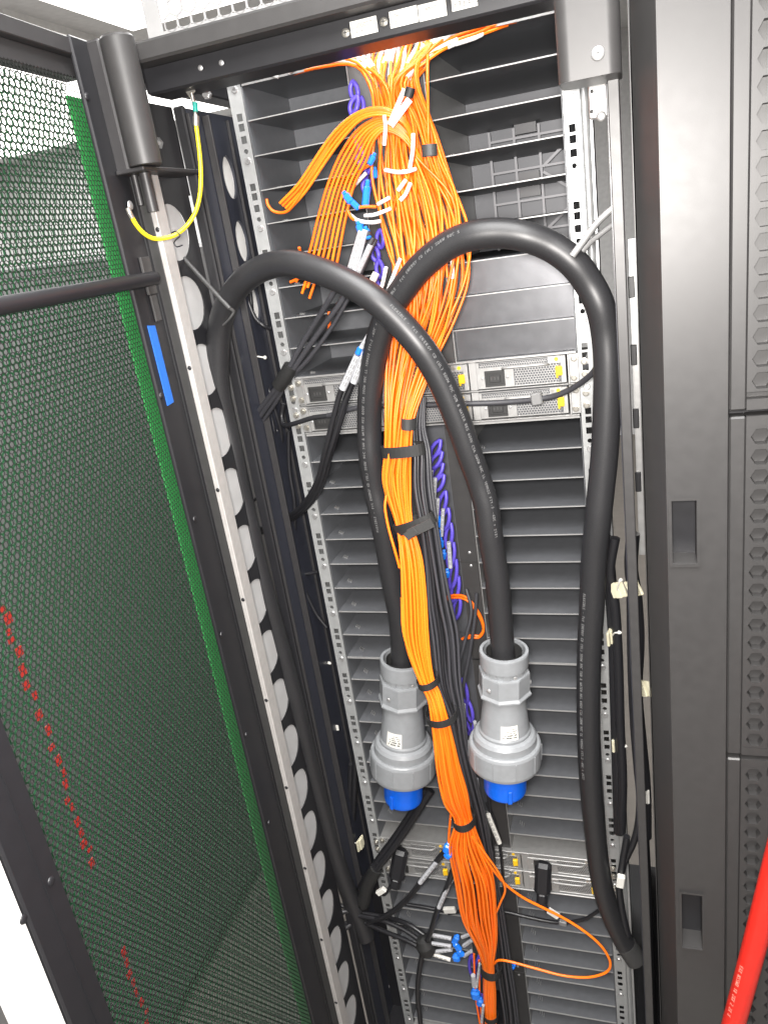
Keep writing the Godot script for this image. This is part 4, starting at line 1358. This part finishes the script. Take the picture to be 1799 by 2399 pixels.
func channel_items() -> void:
	var n := 0
	# braided purple pull cords: pairs of drop-shaped loops
	for q in [[826, 190, 836, 236, 0.02], [838, 225, 824, 268, 0.03], [846, 228, 844, 270, 0.02], [838, 305, 845, 345, 0.02], [841, 345, 848, 388, 0.03], [846, 380, 852, 420, 0.02], [868, 398, 866, 430, 0.02], [856, 420, 862, 455, 0.02], [890, 538, 893, 580, 0.01], [876, 578, 884, 612, 0.01], [888, 610, 893, 650, 0.02], [880, 650, 884, 700, 0.01],
			[985, 1035, 1000, 1062, -0.01], [1032, 1030, 1010, 1072, -0.01], [1036, 1058, 1008, 1098, -0.005], [1038, 1085, 1012, 1122, -0.01], [1040, 1112, 1018, 1150, -0.005], [1044, 1150, 1030, 1205, -0.01], [1050, 1190, 1040, 1240, -0.01], [1056, 1225, 1048, 1285, -0.01], [1062, 1270, 1052, 1330, -0.01], [1068, 1310, 1056, 1380, -0.01], [1074, 1350, 1060, 1410, -0.01], [1076, 1395, 1066, 1450, -0.01], [1084, 1590, 1092, 1650, 0.0], [1096, 1640, 1104, 1690, 0.0], [1084, 1680, 1100, 1720, -0.01], [1112, 1690, 1120, 1740, 0.0], [1104, 2235, 1108, 2290, 0.05], [1122, 2240, 1118, 2300, 0.05], [1128, 2330, 1124, 2385, 0.05]]:
		var b := MB.new()
		var a := at(q[0], q[1], q[4])
		var c := at(q[2], q[3], q[4])
		var d := (c - a)
		var s := Vector3(-d.y, d.x, 0).normalized() * 0.0050
		b.tube(spline([a, a + d * 0.3 + s + Vector3(0, 0, 0.004), a + d * 0.7 + s * 1.1 + Vector3(0, 0, 0.005), c, a + d * 0.7 - s * 1.1, a + d * 0.3 - s, a], 3), 0.0034, 7)
		var where := "top of the channel beside the orange fibre" if q[1] < 800 else "lower channel right of the grey cables" if q[1] < 1500 else "channel between the two plugs" if q[1] < 2000 else "bottom of the bundle"
		single("purple_tab", b, M.purple, c, "looped purple pull tab at the " + where, "pull tab", "purple tabs at the " + where)
		n += 1
	# blue connectors, each with the slope it lies at
	for q in [[868, 318, 0, 26, 14, 0.10], [870, 375, 40, 22, 14, 0.10], [858, 460, 15, 44, 16, 0.09], [816, 465, -30, 24, 16, 0.10], [832, 480, -40, 24, 13, 0.10], [879, 407, 5, 18, 10, 0.08], [844, 538, -10, 24, 15, 0.10], [861, 548, -10, 22, 14, 0.10], [841, 822, 35, 20, 12, 0.118], [860, 811, 35, 20, 12, 0.116], [846, 525, -15, 12, 10, 0.09], [1006, 1165, 10, 22, 15, 0.02], [1004, 1225, 5, 20, 12, 0.03], [1024, 1250, 0, 22, 16, 0.03], [1032, 1274, 5, 20, 14, 0.03], [1038, 1302, 15, 20, 13, 0.03], [1046, 1345, 15, 18, 14, 0.03], [1030, 1225, 0, 22, 10, 0.02], [1047, 1988, 20, 24, 16, 0.15], [1049, 2004, 40, 16, 16, 0.15], [1068, 2200, 25, 18, 13, 0.10], [1071, 2218, -30, 22, 13, 0.10], [1079, 2233, -35, 18, 13, 0.10], [1069, 2244, 0, 16, 17, 0.10], [1114, 2330, 0, 24, 20, 0.09], [1124, 2348, 10, 20, 14, 0.09], [1196, 2268, 40, 22, 12, 0.05], [1192, 2284, 20, 16, 12, 0.05]]:
		var b := MB.new()
		var c := at(q[0], q[1], q[5])
		var m := (at(q[0] + 1, q[1], q[5]) - c).length()
		var dr := Vector3.UP.rotated(Vector3.BACK, -deg_to_rad(q[2]))
		blob(b, c, dr, q[3] * m, q[4] * m, q[4] * m * 0.8)
		blob(b, c + dr * (q[3] * m * 0.62), dr, q[3] * m * 0.35, q[4] * m * 0.6, q[4] * m * 0.5)
		var where := "beside the purple tabs at the top" if q[1] < 440 else "under the orange arch" if q[1] < 700 else "on the two black cables left of the cord" if q[1] < 1000 else "in the lower channel" if q[1] < 1500 else "behind the ballooned bundle" if q[1] < 2100 else "on the fan of clear labels low on the left" if q[0] < 1085 else "at the bottom of the bundle"
		single("blue_connector", b, M.blue, c, "small blue connector clip " + where, "connector", "blue connectors " + where)
	# orange tails and clear labels by the connectors
	for q in [[[870, 345, 0.10], [862, 362, 0.10], [872, 376, 0.10]], [[868, 384, 0.09], [850, 396, 0.085], [838, 404, 0.08]], [[832, 432, 0.09], [822, 450, 0.095], [816, 462, 0.10]], [[838, 486, 0.10], [852, 484, 0.10], [882, 484, 0.10]], [[814, 492, 0.10], [822, 508, 0.098], [830, 515, 0.095]], [[992, 1060, 0.0], [997, 1090, 0.005], [993, 1140, 0.01], [1002, 1190, 0.015]], [[875, 758, 0.12], [868, 775, 0.115], [864, 790, 0.11]], [[1056, 1905, 0.15], [1052, 1950, 0.15], [1050, 1985, 0.15]], [[1110, 2235, 0.09], [1112, 2300, 0.09], [1116, 2350, 0.09], [1128, 2420, 0.09]], [[1122, 2250, 0.085], [1124, 2340, 0.085], [1132, 2420, 0.085]]]:
		cable("fibre_cable", q, 0.0021, M.orange3, "short orange fibre tail at a blue connector", "fibre cable", "orange tails at the blue connectors")
	n = 0
	for q in [[846, 541, 817, 640, 0.105, 0.0042], [856, 538, 829, 642, 0.103, 0.0042], [868, 574, 832, 652, 0.10, 0.0040], [838, 833, 802, 912, 0.117, 0.0056], [856, 822, 828, 897, 0.114, 0.0052], [881, 640, 868, 668, 0.11, 0.0048], [876, 765, 846, 815, 0.118, 0.0036],
			[1019, 1120, 1014, 1200, 0.03, 0.0036], [1026, 1168, 1022, 1225, 0.03, 0.0030], [1038, 1192, 1034, 1256, 0.025, 0.0030], [1051, 1270, 1055, 1330, 0.02, 0.0036], [1006, 1103, 1004, 1135, 0.02, 0.0062], [1086, 1650, 1090, 1720, 0.12, 0.0030], [1112, 1690, 1120, 1740, 0.03, 0.0034], [1006, 1850, 984, 1888, 0.02, 0.0040], [1115, 1825, 1124, 1885, 0.08, 0.0042], [1116, 1868, 1128, 1935, 0.08, 0.0036], [1143, 1908, 1170, 1975, 0.08, 0.0044], [1024, 2018, 984, 2068, 0.13, 0.0046], [1055, 2064, 1028, 2126, 0.13, 0.0044],
			[1009, 2190, 1057, 2199, 0.10, 0.0040], [1011, 2210, 1057, 2217, 0.10, 0.0040], [1011, 2231, 1058, 2225, 0.10, 0.0040], [999, 2231, 1055, 2249, 0.10, 0.0040], [1082, 2196, 1102, 2188, 0.10, 0.0036], [1086, 2216, 1106, 2202, 0.10, 0.0040], [1087, 2240, 1104, 2228, 0.10, 0.0036], [1124, 2258, 1116, 2312, 0.10, 0.0030], [1108, 2285, 1110, 2310, 0.10, 0.0046], [1176, 2190, 1184, 2240, 0.06, 0.0030], [1132, 2355, 1128, 2395, 0.095, 0.0030]]:
		var b := MB.new()
		var a := at(q[0], q[1], q[4])
		var c := at(q[2], q[3], q[4])
		b.tube(PackedVector3Array([a, (a + c) / 2, c]), q[5], 10)
		var where := "under the orange arch" if q[1] < 700 else "on the two black cables left of the cord" if q[1] < 1000 else "in the lower channel" if q[1] < 1500 else "between the plugs" if q[1] < 1800 else "below the plugs" if q[1] < 2000 else "left of the ballooned bundle" if q[1] < 2100 else "in the fan near the bottom"
		var o := single("clear_label", b, M.clear if n % 6 != 5 else M.paper, c, "printed clear label tube " + where, "cable label", "clear labels " + where)
		b = MB.new()
		var dd := (c - a).normalized()
		var ss := dd.cross(Vector3.BACK).normalized()
		for i in 5:
			for k in [-1.0, 0.2]:
				b.box(a.lerp(c, 0.12 + 0.17 * i) + Vector3(0, 0, q[5] * 0.98) + ss * (q[5] * 0.45 * k), Vector3(q[5] * 0.12, a.distance_to(c) * 0.06, 0.0002), Basis(ss, dd, ss.cross(dd)))
		part("print_lines", b, M.greytie, o)
		n += 1

# ---------------------------------------------------------------- left side
func tie_mount(px: float, py: float, z: float, turn: float, label: String, px2: float, py2: float, face := Vector3(0.6, 0, 1)) -> void:
	var c := at(px, py, z)
	var t := thing("tie_mount", label, "cable tie mount", c, "cream adhesive cable tie mounts")
	var b := MB.new()
	var zz := face.normalized()
	var y := Vector3.UP.rotated(zz, turn)
	y = (y - zz * y.dot(zz)).normalized()
	b.box(c, Vector3(0.0125, 0.0125, 0.0022), Basis(y.cross(zz), y, zz), 0.001)
	b.box(c + zz * 0.003, Vector3(0.005, 0.0125, 0.0015), Basis(y.cross(zz), y, zz), 0.0008)
	part("base", b, M.cream, t)
	b = MB.new()
	var e := at(px2, py2, z + 0.012)
	b.tube(spline([c + zz * 0.003, (c + e) / 2 + Vector3(0, 0.006, 0.006), e], 5), 0.0013, 6)
	b.dome(e - zz * 0.003, zz, 0.0032, 0.006, 10)
	part("tie", b, M.nylon, t)

func left_cables() -> void:
	# green and yellow earth wire
	var p := spline(pts([[459, 286, 0.15], [463, 318, 0.155], [469, 370, 0.165], [471, 416, 0.175], [468, 460, 0.185], [458, 497, 0.195], [440, 526, 0.20], [418, 546, 0.21], [395, 556, 0.22], [362, 559, 0.235], [338, 547, 0.25], [320, 527, 0.26], [309, 508, 0.265]]), 6)
	var t := thing("earth_wire", "yellow and green earth wire looping from the corner bracket to the mesh door", "earth wire", p[0])
	var b := MB.new()
	b.tube(p, 0.0027, 12, true, 1.0, 3)
	part("wire", b, M.earth, t)
	b = MB.new()
	b.tube(spline(pts([[449, 218, 0.145], [456, 250, 0.145], [459, 272, 0.148], [460, 290, 0.15]]), 4), 0.0026, 8)
	b.tube(spline(pts([[460, 272, 0.148], [460, 296, 0.151]]), 2), 0.0042, 10)
	b.box(at(447, 214, 0.145), Vector3(0.006, 0.004, 0.0012), Basis(Vector3.BACK, 0.5), 0.0006)
	part("lug", b, M.lug, t)
	b = MB.new()
	b.tube(spline(pts([[310, 510, 0.265], [304, 498, 0.267], [300, 488, 0.267]]), 3), 0.0032, 8)
	part("lug", b, M.lug, t)
	b = MB.new()
	b.tube(spline(pts([[457, 240, 0.1465], [459, 262, 0.148]]), 2), 0.0034, 8)
	part("sleeve", b, M.teal, t)
	screw(t, atd(299, 482) + DN * 0.004, DN, 0.0058, M.steel)
	b = MB.new()
	b.tube(spline(pts([[402, 546, 0.235], [412, 542, 0.235], [422, 552, 0.235], [412, 562, 0.235], [408, 570, 0.235], [415, 578, 0.235], [428, 574, 0.235]]), 4), 0.0009, 6)
	single("twist_tie", b, M.thin, at(428, 574, 0.235), "thin black twist tie round the earth wire at the oval blank", "cable tie")
	# grey ties holding the two heavy cords
	b = MB.new()
	b.tube(spline(pts([[430, 604, 0.12], [470, 648, 0.125], [510, 692, 0.135], [538, 722, 0.14]]), 3), 0.0032, 8, true, 0.4)
	b.tube(spline(pts([[538, 722, 0.14], [548, 730, 0.135], [540, 745, 0.135], [524, 762, 0.13]]), 3), 0.0026, 8, true, 0.5)
	single("cable_tie", b, M.darktie, at(430, 604, 0.12), "dark grey cable tie holding the left cord to the frame", "cable tie")
	for q in [[[1436, 486, 0.15], [1400, 520, 0.155], [1370, 560, 0.165], [1340, 600, 0.175]], [[1438, 523, 0.14], [1410, 545, 0.145], [1385, 565, 0.15], [1362, 590, 0.155]]]:
		b = MB.new()
		b.tube(spline(pts(q), 4), 0.0042 if q[0][1] < 500 else 0.0034, 8, true, 0.4)
		single("cable_tie", b, M.zinc if q[0][1] < 500 else M.greytie, at(q[0][0], q[0][1], q[0][2]), "%s grey cable tie tying the right cord to the post" % ["long pale", "shorter dark"][0 if q[0][1] < 500 else 1], "cable tie")
	# pairs of black cables crossing from the middle to the left
	var sets := [
		[[868, 545, 0.10], [846, 560, 0.10], [817, 632, 0.10], [785, 680, 0.10], [760, 722, 0.09], [713, 797, 0.075], [664, 885, 0.06], [620, 945, 0.03], [576, 1002, 0.0]],
		[[874, 556, 0.095], [858, 585, 0.095], [831, 645, 0.095], [800, 705, 0.09], [768, 750, 0.085], [718, 820, 0.075], [670, 892, 0.058], [628, 950, 0.03], [584, 1012, 0.0]],
		[[880, 560, 0.09], [862, 600, 0.09], [838, 655, 0.09], [806, 716, 0.085], [778, 765, 0.08], [722, 842, 0.07], [676, 890, 0.056], [640, 952, 0.03], [598, 1012, 0.0]],
		[[872, 770, 0.11], [853, 806, 0.11], [826, 855, 0.11], [799, 915, 0.105], [781, 980, 0.10], [763, 1052, 0.09], [742, 1130, 0.06], [706, 1186, 0.02], [650, 1225, -0.03], [600, 1240, -0.06]],
		[[882, 790, 0.105], [868, 812, 0.105], [842, 860, 0.105], [818, 915, 0.10], [798, 985, 0.095], [776, 1060, 0.08], [754, 1138, 0.05], [716, 1192, 0.015], [660, 1230, -0.03], [612, 1248, -0.06]],
		[[876, 800, 0.10], [858, 830, 0.10], [834, 880, 0.10], [808, 940, 0.10], [790, 1000, 0.095], [770, 1065, 0.085], [748, 1136, 0.055], [711, 1190, 0.018], [655, 1228, -0.03], [606, 1244, -0.06]]]
	var labs := ["black cable with clear label, outer of the upper left slanting group", "black cable in the middle of the upper left slanting group", "black cable, innermost of the upper left slanting group", "black cable falling left from the blue clips, nearer the rail", "black cable falling left from the blue clips, nearer the big cord", "black cable between the two falling left from the blue clips"]
	for k in sets.size(): cable("black_cable", sets[k], 0.0043 if k != 2 else 0.0034, M.greycable if k < 3 else M.thin, labs[k], "cable")
	b = MB.new()
	b.tube(spline(pts([[682, 858, 0.066], [668, 883, 0.062], [652, 906, 0.055]]), 4), 0.0115, 12, true, 0.75)
	single("shrink_sleeve", b, M.velcro, at(652, 906, 0.055), "black sleeve gathering the upper left slanting cables by the rail", "sleeve")
	# slack black wires behind the left rail
	var w := [[[586, 680, -0.03], [591, 735, -0.03], [594, 780, -0.03], [591, 823, -0.03], [600, 865, -0.03], [627, 907, -0.03], [641, 950, -0.03], [660, 1024, -0.04], [650, 1097, -0.05], [621, 1150, -0.06], [585, 1180, -0.07]], [[576, 690, -0.02], [598, 745, -0.02], [616, 762, -0.02], [634, 770, -0.03]], [[578, 767, -0.02], [588, 816, -0.02], [587, 858, -0.02], [566, 914, -0.02], [560, 930, -0.02]], [[598, 870, -0.02], [614, 930, -0.02], [634, 972, -0.02], [643, 1024, -0.02], [633, 1097, -0.03], [610, 1150, -0.05]], [[664, 945, -0.01], [660, 975, -0.01], [666, 996, 0.0], [690, 992, 0.012], [732, 979, 0.018], [768, 974, 0.02]], [[586, 660, -0.04], [580, 720, -0.04], [604, 880, -0.04], [622, 950, -0.04], [632, 1000, -0.04]], [[676, 1010, -0.02], [678, 1100, -0.02], [690, 1180, -0.02], [688, 1290, -0.03], [678, 1345, -0.03]], [[600, 1040, -0.05], [620, 1110, -0.05], [640, 1250, -0.05], [662, 1330, -0.05]], [[680, 1342, -0.03], [712, 1345, -0.03], [745, 1340, -0.03]], [[704, 1355, -0.02], [722, 1400, -0.02], [742, 1440, -0.02], [765, 1470, -0.02]], [[600, 840, -0.03], [612, 900, -0.03], [622, 960, -0.03], [650, 1010, -0.03]]]
	for k in w.size():
		cable("slack_wire", w[k], 0.0032 if k != 4 else 0.0042, M.thin, ["long slack black wire bowing beside the left rail", "short black wire ending at the pale stub by the rail", "black wire tied at the upper tie mount", "second slack black wire nearer the cord", "black cord rising from behind the left rail to the power supply", "straight black wire high behind the rail", "black wire falling to the middle tie mount", "faint black wire along the side wall", "short black wire leading right from the middle tie mount", "glossy black wire slanting down from the middle tie mount", "black wire crossing under the slanting group"][k], "wire")
	cable("thin_power_cable", [[768, 974, 0.02], [790, 968, 0.025], [829, 957, 0.03], [880, 952, 0.03], [960, 950, 0.03], [1030, 948, 0.03], [1081, 946, 0.03], [1177, 943, 0.03], [1253, 936, 0.035], [1304, 926, 0.04], [1354, 901, 0.055], [1392, 868, 0.08], [1408, 830, 0.10]], 0.0042, M.greycable, "thin dark cord lying across the upper power supplies to the right cord", "cord")
	b = MB.new()
	b.box(at(1257, 934, 0.036), Vector3(0.008, 0.009, 0.0065), Basis(Vector3.BACK, 0.1), 0.002)
	single("cord_clip", b, M.greytie, at(1257, 934, 0.036), "grey clip holding the thin cord at the right power supply", "clip")
	tie_mount(581, 846, 0.0, 0.5, "cream tie mount highest on the left side wall", 621, 838)
	tie_mount(668, 1357, -0.03, 0.1, "cream tie mount halfway down the left side wall", 694, 1364, Vector3(1, 0, 0.3))
	tie_mount(753, 1560, -0.06, 0.6, "cream tie mount lying askew beside the left rail", 773, 1554, Vector3(1, 0, 0.6))
	tie_mount(844, 1976, -0.02, 0.0, "cream tie mount lowest on the left, edge on", 818, 1974, Vector3(1, 0, 0.2))
	cable("pale_conduit", [[783, 1688, -0.04], [765, 1700, -0.04], [752, 1725, -0.04], [745, 1768, -0.04]], 0.0055, M.cream, "pale curved conduit low on the left behind the big cord", "conduit")
	b = MB.new()
	b.box(at(789, 1705, -0.03), Vector3(0.004, 0.006, 0.001), Basis.IDENTITY, 0.0004)
	single("small_label", b, M.paper, at(789, 1705, -0.03), "small white label hanging right of the pale conduit", "label")
	b = MB.new()
	b.box(at(816, 1850, -0.03), Vector3(0.003, 0.008, 0.001), Basis(Vector3.BACK, 0.15), 0.0004)
	single("small_label", b, M.paper, at(816, 1850, -0.03), "tiny white label beside the left rail under the left plug", "label")

# ---------------------------------------------------------------- tangle low on the left
func lower_cluster() -> void:
	var c := [
		[[1010, 1852, 0.03], [985, 1890, 0.04], [950, 1945, 0.045], [915, 1995, 0.05], [880, 2040, 0.05], [858, 2090, 0.045], [850, 2150, 0.04]],
		[[1000, 1850, 0.025], [975, 1892, 0.035], [938, 1948, 0.04], [900, 2000, 0.045], [868, 2042, 0.045], [846, 2095, 0.04], [838, 2160, 0.035]],
		[[990, 1865, 0.02], [962, 1905, 0.03], [928, 1955, 0.035], [890, 2006, 0.04], [860, 2050, 0.04], [840, 2085, 0.03]],
		[[1044, 1992, 0.14], [1028, 2012, 0.13], [985, 2068, 0.12], [950, 2110, 0.10], [905, 2145, 0.08], [862, 2160, 0.06]],
		[[1060, 2040, 0.13], [1050, 2072, 0.13], [1026, 2130, 0.12], [1010, 2180, 0.11], [996, 2215, 0.10]],
		[[838, 2145, 0.06], [890, 2155, 0.07], [945, 2178, 0.08], [992, 2210, 0.095]],
		[[846, 2138, 0.05], [905, 2150, 0.06], [955, 2165, 0.08], [1000, 2195, 0.09]],
		[[840, 2155, 0.05], [900, 2182, 0.07], [955, 2205, 0.085], [996, 2228, 0.095]],
		[[996, 2205, 0.095], [986, 2250, 0.10], [978, 2320, 0.10], [985, 2400, 0.10], [988, 2440, 0.10]],
		[[945, 2118, 0.03], [990, 2125, 0.03], [1040, 2134, 0.03], [1062, 2132, 0.03]],
		[[746, 2094, 0.06], [775, 2110, 0.06], [800, 2122, 0.055], [840, 2132, 0.05]],
		[[741, 2170, 0.09], [765, 2152, 0.085], [800, 2138, 0.07], [838, 2130, 0.05]],
		[[758, 2228, 0.09], [785, 2200, 0.085], [810, 2175, 0.07], [842, 2150, 0.05]],
		[[762, 2200, 0.07], [785, 2180, 0.07], [812, 2162, 0.06], [845, 2146, 0.05]],
		[[1050, 2140, 0.02], [1120, 2130, 0.02], [1180, 2136, 0.02], [1240, 2150, 0.02], [1310, 2162, 0.02], [1365, 2155, 0.025], [1400, 2135, 0.03]],
		[[833, 1760, -0.03], [830, 1850, -0.03], [826, 1960, -0.03], [836, 2030, -0.02], [850, 2070, 0.0]],
		[[822, 1790, -0.035], [818, 1900, -0.03], [824, 2000, -0.03], [840, 2060, -0.01]]]
	var lab := ["thick black cable slanting down left from under the left plug, outermost", "thick black cable slanting down left from under the left plug, middle", "thick black cable slanting down left from under the left plug, innermost", "black cable running down left out of the clear label by the balloon", "black cable dropping from the lower clear label into the knot", "upper black cable reaching right from the tangle to the knot", "middle black cable reaching right from the tangle to the knot", "lower black cable reaching right from the tangle to the knot", "single black cable hanging from the knot to the bottom edge", "short black cord with a white tag left of the balloon", "black cable end poking left above the others", "black cable with a pale cut end, upper left", "black cable with a pale cut end, lowest left", "black cable end between the two pale cut ends", "thin black cord lying across the lowest enclosure", "glossy black cable beside the left rail, nearer the rail", "glossy black cable beside the left rail, nearer the wall"]
	for k in c.size(): cable("black_cable", c[k], [0.0075, 0.0075, 0.0060, 0.0055, 0.0055, 0.0045, 0.0045, 0.0045, 0.0050, 0.0038, 0.0045, 0.0050, 0.0050, 0.0045, 0.0036, 0.0060, 0.0055][k], M.thin, lab[k], "cable")
	# cable knot and wrapped lumps
	var b := MB.new()
	b.lathe([Vector2(0.0001, 0.022), Vector2(0.013, 0.018), Vector2(0.019, 0.004), Vector2(0.018, -0.012), Vector2(0.010, -0.022), Vector2(0.0001, -0.024)], 14, Transform3D(Basis(Vector3.BACK, 0.2), at(997, 2216, 0.10)))
	single("cable_knot", b, M.velcro, at(997, 2216, 0.10), "black knot of strap where the labelled fan of cables begins", "knot")
	b = MB.new()
	b.tube(spline(pts([[882, 2036, 0.05], [862, 2074, 0.05], [850, 2120, 0.05], [848, 2120, 0.05]]), 4), 0.013, 14, true, 0.8)
	single("cable_lump", b, M.velcro, at(846, 2150, 0.05), "black wrapped lump where the tangled cables meet beside the left cord", "cable wrap")
	# the two cord connectors in the lower power supplies
	for q in [[[940, 1990], [928, 2060], [900, 2095], "left", [893, 2088], [905, 2070]], [[1273, 2020], [1270, 2094], [1278, 2128], "right", [1296, 2140], [1300, 2140]]]:
		var a := at(q[0][0], q[0][1], 0.03)
		var e := at(q[1][0], q[1][1], 0.045)
		var t := thing("cord_connector", "black cord connector plugged into the %s lower power supply, white tag on its cord" % q[3], "connector", e)
		b = MB.new()
		blob(b, (a + e) / 2, a - e, a.distance_to(e), 0.030, 0.024)
		blob(b, e.lerp(a, -0.12), a - e, a.distance_to(e) * 0.4, 0.020, 0.018)
		part("body", b, M.thin, t)
		b = MB.new()
		b.tube(spline([e, at(q[2][0], q[2][1], 0.055), at(q[4][0], q[4][1], 0.06)], 5), 0.0042, 8)
		part("lead", b, M.thin, t)
		b = MB.new()
		var f := at(q[4][0], q[4][1], 0.062)
		b.box(f, Vector3(0.0115, 0.0055, 0.0042), Basis(Vector3.BACK, 0.7 if q[3] == "left" else -0.62), 0.0012)
		part("white_tag", b, M.paper, t)
	b = MB.new()
	b.box(at(1053, 2132, 0.032), Vector3(0.0125, 0.0062, 0.004), Basis(Vector3.BACK, 0.2), 0.0012)
	single("cord_tag", b, M.paper, at(1053, 2132, 0.032), "white tag on the short cord left of the balloon", "tag")
	b = MB.new()
	b.box(at(1318, 2162, 0.024), Vector3(0.007, 0.005, 0.004), Basis(Vector3.BACK, -0.1), 0.001)
	single("cord_clip", b, M.greytie, at(1318, 2162, 0.024), "grey clip on the cord lying across the lowest enclosure", "clip")

# ---------------------------------------------------------------- right side
func right_items() -> void:
	var c := [
		[[1412, 1240, 0.02], [1424, 1310, 0.02], [1432, 1400, 0.02], [1438, 1500, 0.02], [1442, 1650, 0.02], [1446, 1800, 0.02], [1450, 1950, 0.02]],
		[[1440, 1260, 0.03], [1428, 1340, 0.03], [1440, 1420, 0.03], [1448, 1560, 0.03], [1452, 1700, 0.03], [1458, 1830, 0.03], [1455, 1950, 0.03]],
		[[1482, 1250, 0.09], [1478, 1330, 0.09], [1488, 1400, 0.09], [1494, 1500, 0.09], [1490, 1620, 0.09], [1500, 1740, 0.09], [1510, 1850, 0.09], [1512, 1960, 0.09]],
		[[1476, 1400, 0.08], [1478, 1560, 0.08], [1484, 1700, 0.08], [1492, 1800, 0.08], [1498, 1880, 0.08], [1488, 1960, 0.08], [1462, 2020, 0.08], [1452, 2060, 0.08]],
		[[1468, 1960, 0.085], [1456, 2030, 0.085], [1450, 2075, 0.085], [1458, 2140, 0.085], [1470, 2190, 0.085]],
		[[1508, 1960, 0.06], [1514, 2080, 0.06], [1518, 2200, 0.06], [1526, 2400, 0.06], [1528, 2450, 0.06]]]
	var lab := ["glossy black cable left of the right post, nearer the rail", "glossy black cable left of the right post, nearer the post", "glossy black cable right of the right post, outermost", "glossy black cable right of the right post, bending under it at the bottom", "thin black cable by the cut cord end", "black cable running down the gap to the bottom edge"]
	for k in c.size(): cable("black_cable", c[k], [0.010, 0.008, 0.010, 0.006, 0.006, 0.009][k], M.thin, lab[k], "cable")
	tie_mount(1447, 1382, 0.04, 0.35, "cream tie mount left of the right post, large and bright", 1452, 1360, Vector3(-0.5, 0, 1))
	tie_mount(1484, 1378, 0.10, 0.5, "cream tie mount peeping out right of the right post", 1482, 1346, Vector3(-0.8, 0, 1))
	tie_mount(1429, 1490, 0.03, 0.1, "cream tie mount edge on beside the right rail", 1452, 1482, Vector3(1, 0, 0.3))
	tie_mount(1508, 1612, 0.10, 0.3, "yellowed tie mount against the neighbouring cabinet's side", 1484, 1610, Vector3(-0.8, 0, 1))
	tie_mount(1442, 1740, 0.02, 0.0, "cream tie mount low beside the right rail", 1465, 1748, Vector3(1, 0, 0.4))
	for q in [[1512, 1864, 0.095, 0.0045, 0.014, 0.0, "white tag on the black cable low in the right gap"], [1453, 2064, 0.095, 0.0050, 0.0125, -0.15, "white tag beside the wrapped end of the right cord"]]:
		var b := MB.new()
		b.box(at(q[0], q[1], q[2]), Vector3(q[3] * 1.3, q[4], q[3]), Basis(Vector3.BACK, q[5]), 0.0015)
		single("cord_tag", b, M.paper, at(q[0], q[1], q[2]), q[6], "tag")

func hose() -> void:
	var p := spline(pts([[1875, 1790, 0.32], [1838, 1935, 0.32], [1806, 2062, 0.32], [1763, 2229, 0.32], [1718, 2398, 0.32], [1696, 2480, 0.32]]), 8)
	var t := thing("red_hose", "bright red hose hanging in front of the neighbouring cabinet at the lower right", "hose", p[p.size() - 1])
	var b := MB.new()
	b.tube(p, 0.0148, 24)
	part("tube", b, M.hose, t)
	b = MB.new()
	print_along(b, p, 0.0148, "EXX NSSWB 18 2XX 2 2X X", 0.33, 0.0065, 0.42)
	part("printed_line", b, M.hoseprint, t)
